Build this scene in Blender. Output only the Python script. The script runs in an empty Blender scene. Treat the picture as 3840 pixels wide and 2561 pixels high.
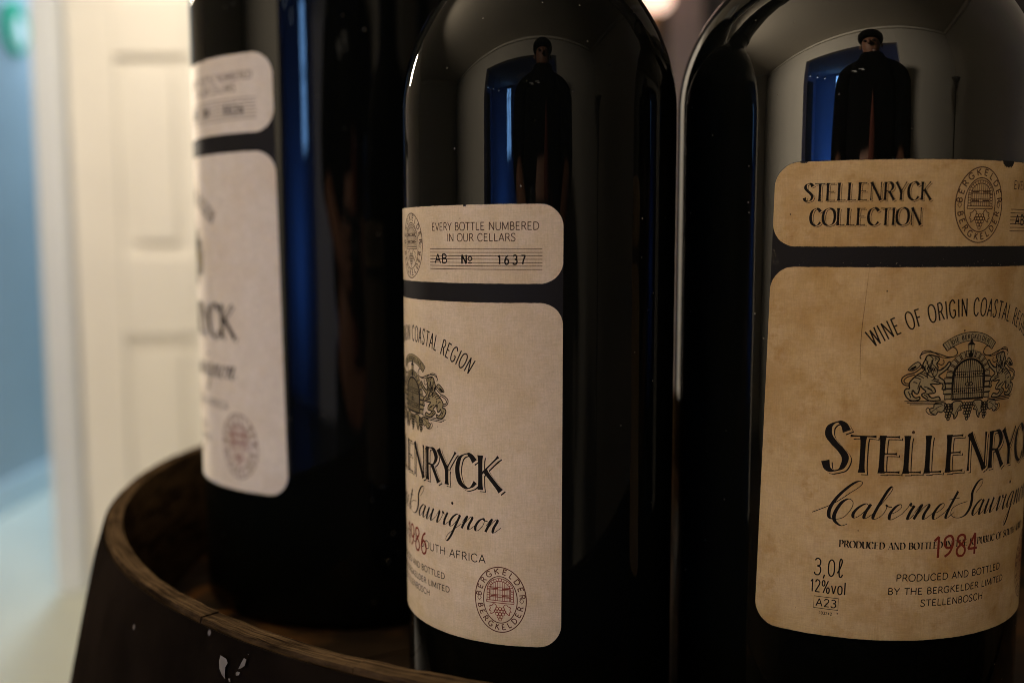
import bpy, bmesh, math, random
from mathutils import Matrix, Vector
from mathutils.geometry import tessellate_polygon

random.seed(7)
S = bpy.context.scene
COL = S.collection
EYE = 1.079                      # camera height above the floor (m)
HEAD_Z = EYE - 0.186             # top of the barrel head the bottles stand on
RIM_Z = EYE - 0.1286

# ------------------------------------------------------------------ camera
cam_d = bpy.data.cameras.new('camera')
cam = bpy.data.objects.new('camera', cam_d)
COL.objects.link(cam)
cam.matrix_world = (Matrix.Translation((0, 0, EYE)) @ Matrix.Rotation(math.radians(90 - 5.713), 4, 'X')
                    @ Matrix.Rotation(math.radians(-0.131), 4, 'Z'))
cam_d.lens = 23.0
cam_d.sensor_width = 24.105
cam_d.clip_start = 0.02
cam_d.clip_end = 60
cam_d.dof.use_dof = True
cam_d.dof.focus_distance = 0.325
cam_d.dof.aperture_fstop = 3.3
S.camera = cam

# ------------------------------------------------------------------ world, exposure
W = bpy.data.worlds.new('World')
S.world = W
W.use_nodes = True
W.node_tree.nodes['Background'].inputs[0].default_value = (0.02, 0.02, 0.025, 1)
W.node_tree.nodes['Background'].inputs[1].default_value = 0.05
S.view_settings.view_transform = 'Standard'
S.view_settings.look = 'None'
S.view_settings.gamma = 1
S.view_settings.exposure = 0.0
S.render.engine = 'CYCLES'
S.cycles.use_denoising = True
S.cycles.max_bounces = 8
S.cycles.diffuse_bounces = 4
S.cycles.glossy_bounces = 5
S.cycles.filter_width = 0.9
S.cycles.sample_clamp_indirect = 6.0
S.cycles.caustics_reflective = False
S.cycles.caustics_refractive = False


def area_light(name, loc, aim, size, power, color, size_y=None, spread=180):
    d = bpy.data.lights.new(name, 'AREA')
    d.energy = power
    d.color = color
    d.size = size
    d.spread = math.radians(spread)
    if size_y:
        d.shape = 'RECTANGLE'
        d.size_y = size_y
    o = bpy.data.objects.new(name, d)
    COL.objects.link(o)
    o.location = loc
    o.rotation_euler = (Vector(aim) - Vector(loc)).to_track_quat('-Z', 'Y').to_euler()
    return o


# lamps: unseen ones added for the cellar room and its door, then the hall to the left, the blue room behind
area_light('added_room_light', (-1.62, 2.40, 1.95), (-1.50, -1.35, 1.70), 0.34, 240, (1.0, 0.86, 0.67), None, 88)  # unseen lamp added to wash the back wall and light the labels
area_light('added_door_light', (-0.95, 2.15, 2.72), (-0.95, 3.0, 0.9), 0.25, 9, (1.0, 0.87, 0.70), None, 110)  # unseen lamp added to brighten the cream door
area_light('hall_light', (-1.75, 4.9, 2.74), (-1.75, 4.9, 0), 0.7, 64, (0.64, 0.83, 1.0))
area_light('blue_room_light', (1.25, -3.3, 2.55), (1.25, -3.3, 0), 0.9, 110, (0.06, 0.19, 1.0))
area_light('blue_wall_light', (-3.15, -4.25, 0.9), (-3.4, -5.1, 1.25), 0.5, 75, (0.05, 0.22, 1.0))


# ------------------------------------------------------------------ materials
class NT:
    def __init__(self, name):
        self.m = bpy.data.materials.new(name)
        self.m.use_nodes = True
        self.t = self.m.node_tree
        self.b = self.t.nodes['Principled BSDF']

    def n(self, typ, **kw):
        x = self.t.nodes.new(typ)
        for k, v in kw.items():
            if isinstance(k, str) and hasattr(x, k):
                setattr(x, k, v)
        return x

    def l(self, a, b):
        self.t.links.new(a, b)

    def noise(self, vec, scale, detail=4, rough=0.55, dist=0.0):
        x = self.n('ShaderNodeTexNoise')
        x.inputs['Scale'].default_value = scale
        x.inputs['Detail'].default_value = detail
        x.inputs['Roughness'].default_value = rough
        x.inputs['Distortion'].default_value = dist
        if vec is not None:
            self.l(vec, x.inputs['Vector'])
        return x.outputs['Fac']

    def mapr(self, v, a, b, c=0.0, d=1.0):
        x = self.n('ShaderNodeMapRange')
        x.inputs[1].default_value = a
        x.inputs[2].default_value = b
        x.inputs[3].default_value = c
        x.inputs[4].default_value = d
        self.l(v, x.inputs[0])
        return x.outputs[0]

    def mix(self, fac, a, b, mode='MIX'):
        x = self.n('ShaderNodeMix', data_type='RGBA', blend_type=mode)
        if isinstance(fac, float):
            x.inputs[0].default_value = fac
        else:
            self.l(fac, x.inputs[0])
        for i, c in ((6, a), (7, b)):
            if isinstance(c, tuple):
                x.inputs[i].default_value = (*c, 1)
            else:
                self.l(c, x.inputs[i])
        return x.outputs[2]

    def math(self, op, a, b=None):
        x = self.n('ShaderNodeMath', operation=op)
        for i, c in ((0, a), (1, b)):
            if c is None:
                continue
            if isinstance(c, (int, float)):
                x.inputs[i].default_value = c
            else:
                self.l(c, x.inputs[i])
        return x.outputs[0]

    def bump(self, h, strength, dist):
        x = self.n('ShaderNodeBump')
        x.inputs['Strength'].default_value = strength
        x.inputs['Distance'].default_value = dist
        self.l(h, x.inputs['Height'])
        self.l(x.outputs[0], self.b.inputs['Normal'])

    def obj(self):
        return self.n('ShaderNodeTexCoord').outputs['Object']

    def uv(self):
        return self.n('ShaderNodeTexCoord').outputs['UV']

    def scaled(self, vec, s):
        x = self.n('ShaderNodeMapping')
        x.inputs['Scale'].default_value = s
        self.l(vec, x.inputs['Vector'])
        return x.outputs[0]

    def color(self, c):
        if isinstance(c, tuple):
            self.b.inputs['Base Color'].default_value = (*c, 1)
        else:
            self.l(c, self.b.inputs['Base Color'])

    def rough(self, r):
        if isinstance(r, float):
            self.b.inputs['Roughness'].default_value = r
        else:
            self.l(r, self.b.inputs['Roughness'])


def simple(name, col, rough=0.6, var=0.12, scale=8.0, metallic=0.0, bump=0.0):
    t = NT(name)
    o = t.obj()
    f = t.noise(o, scale, 5)
    lo = tuple(c * (1 - var) for c in col)
    hi = tuple(min(1, c * (1 + var)) for c in col)
    t.color(t.mix(t.mapr(f, 0.3, 0.7), lo, hi))
    t.rough(rough)
    t.b.inputs['Metallic'].default_value = metallic
    if bump:
        t.bump(t.noise(o, scale * 6, 4), bump, 0.002)
    return t.m


def glass_mat(name='dark_bottle_glass', spec=0.5):
    t = NT(name)
    t.b.inputs['Specular IOR Level'].default_value = spec
    o = t.obj()
    # settled dust: sparse tiny specks on near-black glass
    v = t.n('ShaderNodeTexVoronoi')
    v.inputs['Scale'].default_value = 420
    v.inputs['Randomness'].default_value = 1.0
    t.l(o, v.inputs['Vector'])
    near = t.mapr(v.outputs['Distance'], 0.10, 0.16, 1.0, 0.0)
    sep = t.n('ShaderNodeSeparateColor')
    t.l(v.outputs['Color'], sep.inputs[0])
    pick = t.mapr(sep.outputs[0], 0.95, 0.97)
    area = t.mapr(t.noise(o, 18, 3), 0.45, 0.65)
    dust = t.math('MULTIPLY', t.math('MULTIPLY', near, pick), area)
    t.color(t.mix(dust, (0.0022, 0.0026, 0.0022), (0.30, 0.28, 0.23)))
    smear = t.noise(t.scaled(o, (6, 6, 14)), 3, 4)
    t.rough(t.math('ADD', t.mapr(smear, 0.35, 0.75, 0.015, 0.05), t.math('MULTIPLY', dust, 0.6)))
    t.b.inputs['IOR'].default_value = 1.52
    t.bump(t.noise(t.scaled(o, (1, 1, 0.35)), 46, 2, 0.4), 0.035, 0.002)
    return t.m


def paper_mat(name, base, tint, stain, stain_amt, seed):
    t = NT(name)
    uv = t.scaled(t.uv(), (1, 1, 1))
    mp = t.n('ShaderNodeMapping')
    mp.inputs['Location'].default_value = (seed * 37.1, seed * 11.7, seed)
    t.l(uv, mp.inputs['Vector'])
    uv = mp.outputs[0]
    big = t.noise(uv, 0.045, 5, 0.6)
    mid = t.noise(uv, 0.16, 5, 0.65)
    fine = t.noise(uv, 1.6, 3, 0.7)
    fib_h = t.noise(t.scaled(uv, (0.22, 2.6, 1)), 1.0, 3, 0.6)
    fib_v = t.noise(t.scaled(uv, (2.6, 0.16, 1)), 1.0, 3, 0.6)
    c = t.mix(t.mapr(mid, 0.34, 0.68), base, tint)
    blot = t.mapr(big, 0.46, 0.74, 0.0, stain_amt)
    c = t.mix(blot, c, stain)
    blot2 = t.mapr(t.noise(uv, 0.11, 6, 0.7), 0.55, 0.74, 0.0, stain_amt * 0.9)
    c = t.mix(blot2, c, stain)
    fib = t.math('ADD', t.math('MULTIPLY', fib_h, 0.5), t.math('MULTIPLY', fib_v, 0.5))
    k = t.mapr(t.math('ADD', t.math('MULTIPLY', fib, 0.65), t.math('MULTIPLY', fine, 0.35)), 0.33, 0.67, 0.80, 1.14)
    g = t.n('ShaderNodeCombineColor')
    for i in range(3):
        t.l(k, g.inputs[i])
    c = t.mix(1.0, c, g.outputs[0], 'MULTIPLY')
    sp = t.n('ShaderNodeTexVoronoi')
    sp.inputs['Scale'].default_value = 0.16
    t.l(uv, sp.inputs['Vector'])
    ss = t.n('ShaderNodeSeparateColor')
    t.l(sp.outputs['Color'], ss.inputs[0])
    speck = t.math('MULTIPLY', t.mapr(sp.outputs['Distance'], 0.035, 0.06, 1, 0), t.mapr(ss.outputs[1], 0.86, 0.9))
    c = t.mix(speck, c, (0.05, 0.03, 0.02))
    t.color(c)
    t.rough(0.78)
    t.b.inputs['Specular IOR Level'].default_value = 0.25
    t.bump(t.math('ADD', fib, fine), 0.15, 0.00012)
    return t.m


def ink_mat(name, col, rough=0.55):
    t = NT(name)
    f = t.noise(t.uv(), 2.4, 3, 0.7)
    t.color(t.mix(t.mapr(f, 0.35, 0.75), col, tuple(min(1, c * 1.5 + 0.004) for c in col)))
    t.rough(rough)
    t.b.inputs['Specular IOR Level'].default_value = 0.06
    return t.m


def wood_mat(name, dark, light, axis_scale, rough=0.6, scale=9.0):
    t = NT(name)
    o = t.obj()
    g = t.noise(t.scaled(o, axis_scale), scale, 6, 0.62, 0.6)
    c = t.mix(t.mapr(g, 0.3, 0.72), dark, light)
    wear = t.noise(o, 34, 5, 0.7)
    c = t.mix(t.mapr(wear, 0.56, 0.74, 0, 0.6), c, tuple(x * 0.45 for x in dark))
    t.color(c)
    t.rough(rough)
    t.bump(g, 0.35, 0.0015)
    return t.m


GLASS = glass_mat()
GLASS_DULL = glass_mat('dull_bottle_glass', 0.13)
INK = ink_mat('black_print_ink', (0.0075, 0.0060, 0.0048))
INK_BROWN = ink_mat('brown_print_ink', (0.045, 0.020, 0.011))
INK_RED = ink_mat('red_print_ink', (0.150, 0.024, 0.013))
INK_RUST = ink_mat('rust_print_ink', (0.085, 0.030, 0.017))
INK_OLIVE = ink_mat('olive_print_tint', (0.27, 0.215, 0.115))
BLACK_PAPER = ink_mat('black_label_paper', (0.011, 0.0105, 0.011), 0.6)
SCUFF = ink_mat('pale_paper_scuff', (0.20, 0.17, 0.12))
FOIL = simple('dark_capsule_foil', (0.012, 0.011, 0.012), 0.32, 0.3, 60, 0.2, 0.3)


# ------------------------------------------------------------------ object helpers
def link(o, parent=None):
    COL.objects.link(o)
    if parent is not None:
        o.parent = parent
    return o


def mesh_obj(name, bm, mat, parent=None, smooth=False):
    me = bpy.data.meshes.new(name)
    bm.normal_update()
    bm.to_mesh(me)
    bm.free()
    if mat is not None:
        me.materials.append(mat)
    if smooth:
        for p in me.polygons:
            p.use_smooth = True
    return link(bpy.data.objects.new(name, me), parent)


def empty(name, loc=(0, 0, 0), rz=0.0):
    o = bpy.data.objects.new(name, None)
    o.empty_display_size = 0.05
    o.location = loc
    o.rotation_euler = (0, 0, rz)
    return link(o)


def tag(o, label, cat, group=None):
    o['label'] = label
    o['category'] = cat
    if group:
        o['group'] = group
    return o


def struct(o):
    o['kind'] = 'structure'
    return o


def add_box(bm, x0, x1, y0, y1, z0, z1):
    vs = [bm.verts.new((x, y, z)) for z in (z0, z1) for y in (y0, y1) for x in (x0, x1)]
    for f in ((0, 2, 3, 1), (4, 5, 7, 6), (0, 1, 5, 4), (2, 6, 7, 3), (0, 4, 6, 2), (1, 3, 7, 5)):
        bm.faces.new([vs[i] for i in f])
    return vs


def box(name, b, mat, parent=None, bevel=0.0, seg=2):
    bm = bmesh.new()
    add_box(bm, *b)
    if bevel:
        bmesh.ops.bevel(bm, geom=bm.edges[:], offset=bevel, segments=seg, affect='EDGES', profile=0.6)
    return mesh_obj(name, bm, mat, parent)


def lathe(bm, prof, seg=96, center=(0, 0), cap=True):
    rings = []
    for r, z in prof:
        if r < 1e-6:
            rings.append([bm.verts.new((center[0], center[1], z))])
        else:
            rings.append([bm.verts.new((center[0] + r * math.cos(2 * math.pi * i / seg),
                                        center[1] + r * math.sin(2 * math.pi * i / seg), z)) for i in range(seg)])
    for a, b in zip(rings, rings[1:]):
        for i in range(seg):
            j = (i + 1) % seg
            if len(a) == 1 and len(b) > 1:
                bm.faces.new((a[0], b[j], b[i]))
            elif len(b) == 1 and len(a) > 1:
                bm.faces.new((a[i], a[j], b[0]))
            elif len(a) > 1:
                bm.faces.new((a[i], a[j], b[j], b[i]))


def tube(bm, pts, rad, seg=10):
    """closed tube along pts; rad is a number or list"""
    pts = [Vector(p) for p in pts]
    if not isinstance(rad, (list, tuple)):
        rad = [rad] * len(pts)
    rings = []
    for i, p in enumerate(pts):
        d = (pts[min(i + 1, len(pts) - 1)] - pts[max(i - 1, 0)]).normalized()
        a = d.orthogonal().normalized() if i == 0 else (a - d * a.dot(d)).normalized()
        b = d.cross(a)
        rings.append([bm.verts.new(p + (a * math.cos(2 * math.pi * k / seg) + b * math.sin(2 * math.pi * k / seg)) * rad[i])
                      for k in range(seg)])
    for r0, r1 in zip(rings, rings[1:]):
        for k in range(seg):
            bm.faces.new((r0[k], r0[(k + 1) % seg], r1[(k + 1) % seg], r1[k]))
    bm.faces.new(rings[0][::-1])
    bm.faces.new(rings[-1])


# ------------------------------------------------------------------ print: strokes and letters
def spline(pts, n=7, closed=False):
    P = [Vector(p) for p in pts]
    if len(P) < 3:
        return P
    out = []
    m = len(P)
    for i in range(m if closed else m - 1):
        p0 = P[(i - 1) % m] if closed or i > 0 else P[0] * 2 - P[1]
        p1 = P[i]
        p2 = P[(i + 1) % m]
        p3 = P[(i + 2) % m] if closed or i + 2 < m else P[-1] * 2 - P[-2]
        for k in range(n):
            t = k / n
            out.append(0.5 * ((2 * p1) + (p2 - p0) * t + (2 * p0 - 5 * p1 + 4 * p2 - p3) * t * t
                              + (3 * p1 - p0 - 3 * p2 + p3) * t ** 3))
    if not closed:
        out.append(P[-1])
    return out


def seg_line(a, b, n=6):
    a, b = Vector(a), Vector(b)
    return [a.lerp(b, i / n) for i in range(n + 1)]


# skeletons: x 0..w, cap height 1.  c: curved stroke, s: straight stroke, t: thin straight stroke (roman hand only)
GL = {
    'A': (.66, [('t', (.33, 1), (.02, 0)), ('s', (.33, 1), (.64, 0)), ('t', (.13, .34), (.53, .34))]),
    'B': (.62, [('s', (.1, 1), (.1, 0)), ('c', (.1, .97), (.36, .97), (.5, .76), (.36, .54), (.1, .53)),
                ('c', (.1, .53), (.4, .52), (.56, .28), (.4, .03), (.1, .03))]),
    'C': (.72, [('c', (.64, .80), (.52, .95), (.37, 1), (.14, .85), (.05, .5), (.14, .15), (.37, 0), (.53, .05), (.66, .2))]),
    'D': (.74, [('s', (.1, 1), (.1, 0)), ('c', (.1, .97), (.38, .96), (.6, .8), (.68, .5), (.6, .2), (.38, .04), (.1, .03))]),
    'E': (.60, [('s', (.1, 1), (.1, 0)), ('t', (.1, .965), (.5, .965)), ('t', (.1, .52), (.45, .52)), ('t', (.1, .035), (.54, .035))]),
    'F': (.56, [('s', (.1, 1), (.1, 0)), ('t', (.1, .965), (.5, .965)), ('t', (.1, .52), (.44, .52))]),
    'G': (.78, [('c', (.66, .80), (.53, .96), (.38, 1), (.14, .85), (.05, .5), (.14, .15), (.38, 0), (.58, .06), (.68, .2)),
                ('s', (.68, .42), (.68, .08)), ('t', (.44, .42), (.7, .42))]),
    'H': (.76, [('s', (.1, 1), (.1, 0)), ('s', (.66, 1), (.66, 0)), ('t', (.1, .52), (.66, .52))]),
    'I': (.20, [('s', (.1, 1), (.1, 0))]),
    'J': (.4, [('c', (.3, 1), (.3, .3), (.2, .02), (.02, .08))]),
    'K': (.66, [('s', (.1, 1), (.1, 0)), ('t', (.58, 1), (.12, .46)), ('s', (.22, .57), (.64, 0))]),
    'L': (.54, [('s', (.1, 1), (.1, 0)), ('t', (.1, .035), (.50, .035))]),
    'M': (.86, [('t', (.1, 1), (.1, 0)), ('s', (.1, 1), (.43, .1)), ('t', (.43, .1), (.76, 1)), ('s', (.76, 1), (.76, 0))]),
    'N': (.76, [('t', (.1, 1), (.1, 0)), ('s', (.1, 1), (.66, 0)), ('t', (.66, 1), (.66, 0))]),
    'O': (.80, [('o', (.40, 1), (.13, .86), (.04, .5), (.13, .14), (.40, 0), (.67, .14), (.76, .5), (.67, .86))]),
    'P': (.58, [('s', (.1, 1), (.1, 0)), ('c', (.1, .97), (.38, .97), (.53, .73), (.38, .48), (.1, .47))]),
    'R': (.64, [('s', (.1, 1), (.1, 0)), ('c', (.1, .97), (.38, .97), (.52, .74), (.38, .51), (.1, .5)), ('s', (.32, .5), (.62, 0))]),
    'S': (.58, [('c', (.50, .82), (.42, .95), (.27, 1), (.10, .9), (.08, .73), (.22, .57), (.39, .43), (.50, .27),
                 (.42, .07), (.24, 0), (.09, .05), (.03, .2))]),
    'T': (.62, [('t', (.01, .965), (.61, .965)), ('s', (.31, .965), (.31, 0))]),
    'U': (.74, [('c', (.1, 1), (.1, .35), (.17, .08), (.37, 0), (.57, .08), (.64, .35), (.64, 1))]),
    'V': (.66, [('s', (.02, 1), (.33, 0)), ('t', (.64, 1), (.33, 0))]),
    'W': (.94, [('s', (.02, 1), (.24, 0)), ('t', (.47, .95), (.24, 0)), ('s', (.47, .95), (.7, 0)), ('t', (.92, 1), (.7, 0))]),
    'Y': (.64, [('s', (.02, 1), (.32, .47)), ('t', (.62, 1), (.32, .47)), ('s', (.32, .47), (.32, 0))]),
    '0': (.56, [('o', (.28, 1), (.1, .85), (.05, .5), (.1, .15), (.28, 0), (.46, .15), (.51, .5), (.46, .85))]),
    '1': (.40, [('s', (.26, 1), (.26, 0)), ('t', (.06, .8), (.26, 1))]),
    '2': (.56, [('c', (.06, .78), (.14, .96), (.30, 1), (.47, .88), (.47, .68), (.28, .36), (.05, .03)), ('t', (.05, .03), (.52, .03))]),
    '3': (.56, [('c', (.07, .86), (.17, .98), (.32, 1), (.47, .87), (.44, .62), (.24, .54)),
                ('c', (.24, .54), (.46, .48), (.51, .25), (.40, .04), (.24, 0), (.10, .04), (.04, .17))]),
    '4': (.58, [('t', (.40, 1), (.04, .28)), ('t', (.04, .28), (.55, .28)), ('s', (.41, 1), (.41, 0))]),
    '6': (.58, [('c', (.46, .96), (.24, .80), (.10, .5), (.07, .25), (.16, .04), (.30, 0), (.46, .1), (.50, .3), (.43, .5),
                 (.28, .57), (.14, .48), (.08, .32))]),
    '7': (.54, [('t', (.04, .97), (.50, .97)), ('c', (.50, .97), (.34, .6), (.24, .28), (.20, 0))]),
    '8': (.58, [('o', (.29, 1), (.13, .92), (.11, .74), (.29, .55), (.47, .38), (.50, .17), (.40, .02), (.29, 0), (.18, .02),
                 (.08, .17), (.11, .38), (.29, .55), (.47, .74), (.45, .92))]),
    '9': (.58, [('c', (.12, .04), (.34, .2), (.48, .5), (.51, .75), (.42, .96), (.28, 1), (.12, .9), (.08, .7), (.15, .5),
                 (.30, .43), (.44, .52), (.50, .68))]),
    '%': (.90, [('o', (.20, 1), (.08, .9), (.08, .65), (.20, .55), (.32, .65), (.32, .9)), ('t', (.68, 1), (.20, 0)),
                ('o', (.68, .45), (.56, .35), (.56, .1), (.68, 0), (.80, .1), (.80, .35))]),
    ',': (.24, [('s', (.14, .06), (.06, -.18))]),
    '.': (.2, [('s', (.08, .06), (.12, .0))]),
    'v': (.50, [('s', (.02, .66), (.24, 0)), ('t', (.46, .66), (.24, 0))]),
    'o': (.54, [('o', (.27, .68), (.1, .58), (.06, .34), (.1, .1), (.27, 0), (.44, .1), (.48, .34), (.44, .58))]),
    'l': (.20, [('s', (.1, 1), (.1, 0))]),
    '\u2113': (.50, [('c', (.06, .22), (.26, .56), (.38, .92), (.30, 1.1), (.2, .92), (.18, .4), (.22, .06), (.34, .0), (.46, .16))]),
    'd': (.2, []), ' ': (.34, []),
}


class Ink:
    """flat drawing in label millimetres: filled polygons kept as (points, faces)"""

    def __init__(self):
        self.polys = []

    def ribbon(self, pts, ws, closed=False):
        n = len(pts)
        L, R = [], []
        for i in range(n):
            a = pts[(i - 1) % n] if closed or i > 0 else pts[i]
            b = pts[(i + 1) % n] if closed or i < n - 1 else pts[i]
            d = (b - a)
            if d.length < 1e-9:
                d = Vector((1, 0))
            d.normalize()
            w = ws[i] if isinstance(ws, list) else ws
            nrm = Vector((-d.y, d.x)) * w * 0.5
            L.append(pts[i] + nrm)
            R.append(pts[i] - nrm)
        for i in range(n if closed else n - 1):
            j = (i + 1) % n
            self.polys.append([R[i], R[j], L[j], L[i]])

    def line(self, pts, w, sm=True, closed=False, n=7, taper=False):
        P = spline(pts, n, closed) if sm and len(pts) > 2 else [Vector(p) for p in pts]
        if taper:
            m = len(P) - 1
            ws = [w * (0.30 + 0.70 * math.sin(math.pi * i / m)) for i in range(m + 1)]
            self.ribbon(P, ws, closed)
        else:
            self.ribbon(P, w, closed)

    def fill(self, pts, sm=False, n=4):
        P = spline(pts, n, True) if sm else [Vector(p) for p in pts]
        for tri in tessellate_polygon([[Vector((p.x, p.y, 0)) for p in P]]):
            q = [P[i] for i in tri]
            if (q[1] - q[0]).cross(q[2] - q[0]) < 0:
                q.reverse()
            self.polys.append(q)

    def circle(self, c, r, w, n=12):
        self.ribbon([Vector((c[0] + r * math.cos(2 * math.pi * i / n), c[1] + r * math.sin(2 * math.pi * i / n))) for i in range(n)],
                    w, True)

    def dot(self, c, r, n=10):
        self.polys.append([Vector((c[0] + r * math.cos(2 * math.pi * i / n), c[1] + r * math.sin(2 * math.pi * i / n))) for i in range(n)])

    def add(self, other, dx=0.0, dy=0.0):
        for p in other.polys:
            self.polys.append([v + Vector((dx, dy)) for v in p])


def text_width(s, track=0.1):
    return sum(GL[c][0] + track for c in s) - track


def draw_text(ink, s, x0, x1, y, h, w, track=0.12, style='sans', bend=None):
    """fit s between x0 and x1 on baseline y, cap height h, stroke width w; bend maps (x, y) to the label"""
    k = (x1 - x0) / text_width(s, track)
    x = x0
    nib = Vector((math.cos(math.radians(16)), math.sin(math.radians(16))))
    for ch in s:
        gw, strokes = GL[ch]
        for st in strokes:
            kind, pts = st[0], st[1:]
            P = [Vector((x + p[0] * k, y + p[1] * h)) for p in pts]
            closed = kind == 'o'
            if kind in 'co':
                P = spline(P, 6, closed)
            else:
                P = seg_line(P[0], P[1], 8 if style == 'roman' else (3 if bend else 1))
            ws = []
            m = len(P)
            for i in range(m):
                if style == 'sans':
                    ws.append(w)
                    continue
                a, b = P[(i - 1) % m] if closed else P[max(i - 1, 0)], P[(i + 1) % m] if closed else P[min(i + 1, m - 1)]
                d = (b - a).normalized()
                q = abs(d.x * nib.y - d.y * nib.x)
                q = max(0.20, q)
                if kind == 't':
                    q = 0.30 if abs(d.y) > 0.3 else 0.26
                u = i / (m - 1)
                if kind in 'st':
                    e = abs(2 * u - 1)
                    q *= (0.86 + (0.34 if kind == 's' else 0.95) * e ** 5)
                elif kind == 'c':
                    e = abs(2 * u - 1)
                    q = q * 1.04 + 0.25 * e ** 14
                ws.append(w * q)
            if bend:
                P = [bend(p) for p in P]
            ink.ribbon(P, ws, closed)
        x += (gw + track) * k


def arc_bend(cx, cy, r):
    def f(p):                      # p.x runs along the arc (0 at the top), p.y above radius r
        a = p.x / r
        return Vector((cx + (r + p.y) * math.sin(a), cy + (r + p.y) * math.cos(a)))
    return f


def ell_bend(cx, cy, rx, ry, flip=False):
    # arc length parametrised ellipse, 0 at the top (or at the bottom when flip)
    N = 720
    tab = [0.0]
    pr = None
    for i in range(N + 1):
        a = math.pi * i / N
        q = Vector((rx * math.sin(a), ry * math.cos(a)))
        if pr is not None:
            tab.append(tab[-1] + (q - pr).length)
        pr = q

    def ang(s):
        t = abs(s)
        lo, hi = 0, N
        while hi - lo > 1:
            m = (lo + hi) // 2
            if tab[m] < t:
                lo = m
            else:
                hi = m
        fr = (t - tab[lo]) / max(1e-9, tab[hi] - tab[lo])
        return math.copysign(math.pi * (lo + fr) / N, s)

    def f(p):
        a = ang(p.x)
        c = Vector((rx * math.sin(a), ry * math.cos(a)))
        n = Vector((math.sin(a) / rx, math.cos(a) / ry)).normalized()
        if flip:
            return Vector((cx + c.x, cy - c.y)) + Vector((n.x, -n.y)) * -p.y
        return Vector((cx, cy)) + c + n * p.y
    return f


# handwriting: x-height 1, upright; sheared and fitted later
SC = {
    'a': (.98, [[(.64, .86), (.42, 1.0), (.16, .72), (.06, .3), (.20, .0), (.42, .18), (.62, .70), (.68, .98)],
                [(.68, .98), (.62, .40), (.68, .03), (.82, .05), (1.02, .34)]]),
    'b': (.80, [[(.02, .34), (.20, 1.0), (.38, 1.9), (.30, 2.2), (.18, 1.9), (.10, .8), (.12, .1), (.30, .0), (.52, .28), (.56, .74),
                 (.44, .96), (.58, .86), (.82, .80)]]),
    'e': (.66, [[(.02, .34), (.28, .46), (.48, .76), (.40, 1.0), (.20, .88), (.08, .42), (.16, .04), (.34, .0), (.68, .36)]]),
    'r': (.62, [[(.02, .34), (.16, .80), (.20, 1.08), (.28, .92), (.46, .92)], [(.46, .92), (.40, .5), (.42, .06), (.52, .02), (.66, .32)]]),
    'n': (1.02, [[(.02, .42), (.14, .92), (.22, .94), (.18, .5), (.14, .0)], [(.14, .0), (.34, .70), (.54, .98), (.64, .84), (.58, .36),
                  (.64, .02), (.78, .05), (1.04, .40)]]),
    't': (.62, [[(.02, .34), (.20, .90), (.32, 1.75)], [(.32, 1.75), (.20, .70), (.20, .10), (.32, .0), (.60, .34)],
                [(-.02, 1.22), (.60, 1.30)]]),
    'u': (1.06, [[(.02, .42), (.16, .96), (.14, .40), (.18, .02), (.34, .08), (.56, .66), (.64, .98)],
                 [(.64, .98), (.60, .40), (.66, .02), (.80, .05), (1.06, .40)]]),
    'v': (.78, [[(.02, .42), (.16, .94), (.24, .80), (.24, .30), (.30, .0), (.50, .26), (.60, .80), (.54, .98), (.60, .84), (.80, .80)]]),
    'i': (.56, [[(.02, .34), (.18, .97)], [(.18, .97), (.12, .40), (.18, .02), (.32, .05), (.56, .36)]]),
    'g': (1.0, [[(.64, .86), (.42, 1.0), (.16, .72), (.06, .3), (.20, .0), (.42, .18), (.62, .70), (.68, .98)],
                [(.68, .98), (.60, .10), (.52, -.70), (.36, -1.15), (.20, -1.1), (.22, -.72), (.56, -.22), (1.02, .34)]]),
    'o': (.74, [[(.40, .98), (.16, .78), (.06, .34), (.18, .02), (.38, .08), (.54, .48), (.50, .88), (.38, .98), (.52, .84), (.76, .78)]]),
}


def pen(ink, P, wmax, wmin):
    """pointed pen: heavy on down strokes"""
    ws = []
    n = len(P)
    for i in range(n):
        d = P[min(i + 1, n - 1)] - P[max(i - 1, 0)]
        d = d.normalized() if d.length > 1e-9 else Vector((1, 0))
        q = max(0.0, -d.y)
        ws.append(wmin + (wmax - wmin) * q ** 1.3)
    for _ in range(2):
        ws = [(ws[max(i - 1, 0)] + ws[i] + ws[min(i + 1, n - 1)]) / 3 for i in range(n)]
    ink.ribbon(P, ws)


def draw_script(ink, word, x0, x1, y, xh, slant, wmax, wmin):
    tot = sum(SC[c][0] for c in word)
    k = (x1 - x0) / tot
    x = x0
    for c in word:
        adv, strokes = SC[c]
        for st in strokes:
            P = spline([(x + p[0] * k + p[1] * xh * slant, y + p[1] * xh) for p in st], 8)
            pen(ink, P, wmax, wmin)
        if c == 'i':
            ink.dot((x + .3 * k + 1.75 * xh * slant, y + 1.75 * xh), 0.55)
        x += adv * k


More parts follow.
